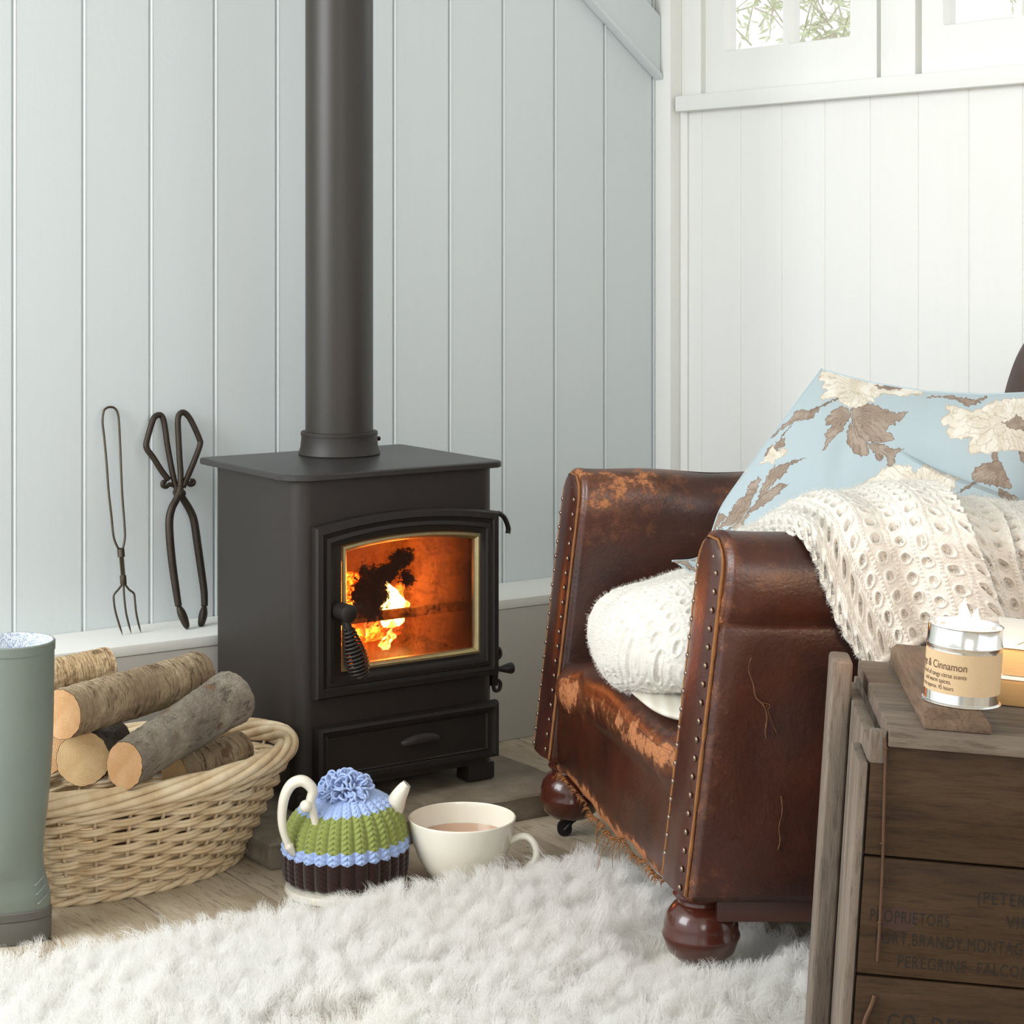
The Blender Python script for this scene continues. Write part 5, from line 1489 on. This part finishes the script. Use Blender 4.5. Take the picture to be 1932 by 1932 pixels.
    mb.build('dark_knot', simple('dark_knot_wood', srgb(58, 34, 24), .7, 0, .4, 160), boards[1])
    return M, H_
CM, CH = crate()

# ================================================================ BOOK AND CANDLE
def candle():
    # stands on the top batten; local frame of the crate
    Mi = CM.inverted()
    o = Vector((0, 0, HC)); d = (P(1813, 1322, 1.0)-o); a = Mi @ o; dd = Mi.to_3x3() @ d; s = (CH+.0318-a.z)/dd.z; p = a + dd*s
    base = CM @ Vector((p.x, p.y, CH+.0318))
    print('candle base', base, p)
    root = thing('tin_candle', 'lit scented candle in a silver tin with kraft paper label', 'candle')
    root.matrix_world = Matrix.Translation(base) @ CM.to_3x3().to_4x4() @ Matrix.Rotation(R(0), 4, 'Z')
    t = NT('polished_tin'); t.color(srgb(226, 224, 220)).set(metal=1.0, rough=.13); t.bump(t.noise(6, 2), .05, .001); tin = t.m
    Rr = .0385; H_ = .0800
    pr = [(.0360, 0), (.0400, .0), (.0408, .0008), (.0400, .0020), (.0386, .0026), (Rr, .004), (Rr, .0560), (Rr, .0575), (.0392, .0588), (.0395, .0600), (.0393, .0614), (Rr, .0626), (Rr, H_-.0015), (.0392, H_-.0008), (.0392, H_), (.0384, H_), (.0378, H_-.001), (.0376, H_-.012), (.0376, .06)]
    mb = MB(); mb.lathe(pr, 80, 0, (0, 0, 0), cap1=False); mb.build('tin', tin, root, smooth=40)
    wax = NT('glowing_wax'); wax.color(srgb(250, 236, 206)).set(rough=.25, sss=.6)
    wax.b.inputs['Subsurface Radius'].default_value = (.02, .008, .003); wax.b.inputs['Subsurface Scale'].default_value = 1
    wax.b.inputs['Emission Color'].default_value = (1, .72, .38, 1); wax.b.inputs['Emission Strength'].default_value = 2.2  # emission stands in for flame light inside the wax
    mb = MB(); mb.lathe([(.0372, H_-.011), (.0374, H_-.0100), (.034, H_-.0108), (.001, H_-.0112)], 64); mb.build('wax', wax.m, root, smooth=60)['label'] = 'molten pale wax lit by the flame'
    mb = MB(); mb.tube(crv([(.0, 0, H_-.012), (.0, 0, H_-.004), (.0015, 0, H_+.001)], 5), .0010, 8); mb.build('wick', simple('burnt_wick', srgb(40, 30, 26), .9), root)
    # paper label wrapped round the tin
    kraft = simple('kraft_paper', srgb(204, 176, 138), .8, 0, .06, 300, .15, 600)
    mb = MB(); n = 72; za, zb = .0125, .0545; lps = []
    for z, r in ((za, Rr), (za, Rr+.0004), (zb, Rr+.0004), (zb, Rr)):
        lps.append([(r*math.cos(2*math.pi*k/n), r*math.sin(2*math.pi*k/n), z) for k in range(n)])
    mb.loops(lps); lab = mb.build('paper_label', kraft, root, smooth=50)
    ink = simple('brown_print', srgb(84, 54, 34), .7)
    mb_all = []
    def wrap(s, size, x_off, z, sq=.92):
        me = text_mesh(s, size, ink, 'label_print', 0, sq, 1.0)
        xs = [v.co.x for v in me.vertices]; xr = max(xs)
        for v in me.vertices:
            arc = (v.co.x - xr + x_off)/(Rr+.0006); ang = -math.pi/2 + arc
            v.co = ((Rr+.0007)*math.cos(ang), (Rr+.0007)*math.sin(ang), z + v.co.y)
        q = bpy.data.objects.new('label_print', me); COL.objects.link(q); q.parent = lab
    wrap('Orange & Cinnamon', .0112, -.0020, .0375, .84); wrap('A blend of tangy citrus scents', .0066, -.0020, .0296, .8); wrap('and warm spices.', .0066, -.0175, .0232, .8); wrap('Burn time approx. 45 hours', .0060, -.0145, .0168, .8)
    # flame
    fm = emit('candle_flame', (1, .66, .26, 1), 7)
    def fl(dx, dy, h, w_, seed, label):
        n, m = 22, 18; V = np.zeros((n, m, 3))
        for i in range(n):
            s = i/(n-1); r = w_*(math.sin(math.pi*(s*.82+.14))**1.1)*(1-s)**.55+.0002
            for j in range(m):
                a_ = 2*math.pi*j/m; V[i, j] = (dx+r*math.cos(a_)+.0015*math.sin(s*5+seed)*s, dy+r*math.sin(a_), H_-.0085+h*s)
        V = np.array([[root.matrix_world @ Vector(V[i, j]) for j in range(m)] for i in range(n)])
        f = grid_obj('candle_flame', V, fm, closed_v=True); tag(f, label, 'flame', 'candle flames')
    root_m = root.matrix_world.copy()
    fl(-.002, 0, .036, .0088, 1, 'taller candle flame at the left wick of the tin candle'); fl(.011, .004, .026, .0070, 2, 'shorter candle flame at the right wick of the tin candle')
    mb = MB(); mb.tube([(.010, .004, H_-.012), (.010, .004, H_-.003)], .0010, 8); mb.build('wick', simple('burnt_wick_end', srgb(40, 30, 26), .9), root)
    for dx, e in ((-.002, 1.5), (.010, .6)):
        l = bpy.data.lights.new('candle_light', 'POINT'); l.energy = e; l.color = (1, .50, .20); l.shadow_soft_size = .012
        lo = bpy.data.objects.new('candle_light', l); lo.location = root_m @ Vector((dx, -.0, H_+.022)); COL.objects.link(lo)
candle()

def book():
    paper = NT('book_pages'); s = paper.noise(40, 2, .5, (.2, .2, 40)); paper.color(paper.mix(s, srgb(188, 156, 106), srgb(208, 180, 132))).set(rough=.8)  # tan page colour carries the candle's orange light and the shadow
    paper.bump(paper.noise(30, 2, .5, (.1, .1, 60)), .4, .001)
    cover = simple('white_patterned_cover', srgb(236, 232, 224), .5, 0, .1, 30)
    c = CM @ Vector((.395, .222, CH+.0079))
    root = thing('thick_book', 'thick cream paged book lying behind the lit candle', 'book', group='books on the crate')
    root.matrix_world = Matrix.Translation(c) @ CM.to_3x3().to_4x4() @ Matrix.Rotation(R(-9), 4, 'Z')
    mb = MB(); mb.box((-.135, -.085, .004), (.135, .085, .034)); mb.build('pages', paper.m, root, bevel=.002)
    mb = MB(); mb.box((-.139, -.089, .0342), (.139, .089, .0375)); mb.build('front_cover', cover, root, bevel=.001)
    mb = MB(); mb.box((-.139, -.089, .0), (.139, .089, .0035)); mb.build('back_cover', cover, root, bevel=.001)
    mb = MB()
    for k in range(7):
        mb.tube([(-.12+.02*k, -.08, .0378), (-.10+.02*k, -.03, .0378)], .0006, 4)
    mb.build('cover_print', simple('grey_print', srgb(160, 156, 150), .7), root)
    c2 = c + Vector((0, 0, 0))
    root.location = CM @ Vector((.300, .222, CH+.0079+.0265))
    r2 = thing('thick_book', 'lower tan book lying on the crate under the cream paged book', 'book', group='books on the crate')
    r2.matrix_world = Matrix.Translation(CM @ Vector((.297, .220, CH+.0079))) @ CM.to_3x3().to_4x4() @ Matrix.Rotation(R(-6), 4, 'Z')
    pg = simple('tan_book_pages', srgb(180, 140, 88), .8, 0, .08, 40, .3, 60)  # lower pages coloured with the same orange light and shadow
    mb = MB(); mb.box((-.140, -.09, .0), (.140, .09, .0258)); mb.build('pages', pg, r2, bevel=.003)
book()

# ================================================================ SHEEPSKIN RUG
def rug():
    out = [(-.70, 2.62), (-.49, 2.735), (-.31, 2.835), (-.09, 2.965), (.08, 3.08), (.15, 3.085), (.24, 2.99), (.33, 2.82), (.42, 2.70), (.45, 2.55), (.40, 2.46), (.315, 2.42), (.30, 2.2), (.28, 1.95), (.0, 1.85), (-.5, 1.9), (-.95, 2.05), (-.98, 2.4)]
    o2 = crv([(a, b, 0) for a, b in out], 8, True)
    pts = np.array([(p.x, p.y) for p in o2])
    c = np.array([-.22, 2.45])
    n, m = 70, len(pts)
    s = np.linspace(0, 1, n)[:, None, None]
    XY = c + (pts[None]-c)*np.sqrt(s*1.0)
    s2 = s[..., 0]
    Z = .004 + .016*np.sqrt(np.clip(1-s2**4, 0, 1)) + .012*(vnoise(XY[..., 0]*9+9, XY[..., 1]*9, 2)-.3)*np.clip((1-s2)*5, 0, 1)
    V = np.concatenate([XY, Z[..., None]], -1)
    hide = simple('cream_hide', srgb(244, 240, 230), .9)
    t = NT('sheepskin_wool')
    d = t.node('ShaderNodeBsdfDiffuse'); tr = t.node('ShaderNodeBsdfTranslucent')
    hi = t.node('ShaderNodeHairInfo'); n_ = t.noise(7, 3, .6)
    cc = t.ramp(t.math('ADD', t.math('MULTIPLY', hi.outputs['Intercept'], .6), t.math('MULTIPLY', n_, .5)), [(.1, srgb(250, 247, 240)), (.45, srgb(254, 252, 248)), (.8, srgb(255, 254, 252))])
    t.link(cc, d.inputs[0]); t.link(cc, tr.inputs[0])
    mx = t.node('ShaderNodeMixShader'); mx.inputs[0].default_value = .62
    t.link(d.outputs[0], mx.inputs[1]); t.link(tr.outputs[0], mx.inputs[2]); t.link(mx.outputs[0], t.out.inputs[0])
    o = grid_obj('sheepskin_rug', V, [hide, t.m], closed_v=True)
    tag(o, 'fluffy white sheepskin rug spread across the floor in the foreground', 'rug')
    vg = o.vertex_groups.new(name='length')
    for v_ in o.data.vertices:
        d_ = min(math.hypot(v_.co.x-.2535, v_.co.y-2.69), math.hypot(v_.co.x-.098, v_.co.y-3.375))
        vg.add([v_.index], max(.12, min(1.0, (d_-.060)/.07)), 'REPLACE')
    ps = o.modifiers.new('fleece', 'PARTICLE_SYSTEM').particle_system
    S = ps.settings; S.type = 'HAIR'; S.count = 5200; S.hair_length = .055; S.emit_from = 'FACE'; S.use_even_distribution = True
    ps.seed = 4
    S.hair_step = 6; S.render_step = 4; S.display_step = 3
    S.normal_factor = .0115; S.brownian_factor = .0060; S.factor_random = .003
    S.tangent_factor = 0.0
    S.object_align_factor = (-.002, .0045, .0)
    S.root_radius = .60; S.tip_radius = .18; S.radius_scale = .001
    S.child_type = 'INTERPOLATED'; S.rendered_child_count = 30; S.child_percent = 2; S.child_length = 1.0; S.child_length_threshold = .2
    S.child_radius = .016
    S.clump_factor = .88; S.clump_shape = .55
    S.roughness_1 = .006; S.roughness_1_size = .04; S.roughness_2 = .010; S.roughness_2_size = .3; S.roughness_endpoint = .008; S.roughness_end_shape = 1
    S.kink = 'CURL'; S.kink_amplitude = .0065; S.kink_frequency = 2.6; S.kink_shape = .1
    S.material = 2
    ps.vertex_group_length = 'length'
    return o
rug()

# ================================================================ SHRUB OUTSIDE THE WINDOWS
def shrub():
    leafm = NT('pale_leaves'); leafm.color(leafm.ramp(leafm.noise(8, 3), [(.3, srgb(206, 212, 176)), (.6, srgb(228, 230, 200)), (.8, srgb(240, 236, 214))])).set(rough=.7)
    rnd = random.Random(2)
    for cx_, cy_, cz, sz, lab in ((1.02, 6.35, 1.85, .36, 'leafy pale green shrub outside the left window'), (2.1, 6.1, 1.85, .5, 'twiggy pale green shrub outside the right window')):
        root = thing('garden_shrub', lab, 'shrub', (cx_, cy_, 0), 0, 'shrubs outside the windows')
        tw = MB(); lf = MB()
        tw.tube([(0, 0, 0), (.02, 0, .6), (0, .02, cz-.2)], [.02, .016, .01], 6)
        for k in range(230):
            p = Vector((rnd.gauss(0, .5), rnd.gauss(0, .5), rnd.gauss(0, .5)))*sz + Vector((0, 0, cz))
            q = p + Vector((rnd.uniform(-1, 1), rnd.uniform(-1, 1), rnd.uniform(-.6, 1)))*.18
            tw.tube([p, p.lerp(q, .5)+Vector((0, 0, .02)), q], [.0035, .0025, .001], 4)
            for i in range(9):
                b = p.lerp(q, rnd.random()); d = Vector((rnd.uniform(-1, 1), rnd.uniform(-1, 1), rnd.uniform(-.5, 1))).normalized()*rnd.uniform(.03, .06); s = d.orthogonal().normalized()*.007
                lf.add([b, b+d*.5+s, b+d, b+d*.5-s], [(0, 1, 2, 3)])
        tw.build('twigs', simple('grey_twigs', srgb(200, 192, 172), .8), root); lf.build('foliage', leafm.m, root)
shrub()
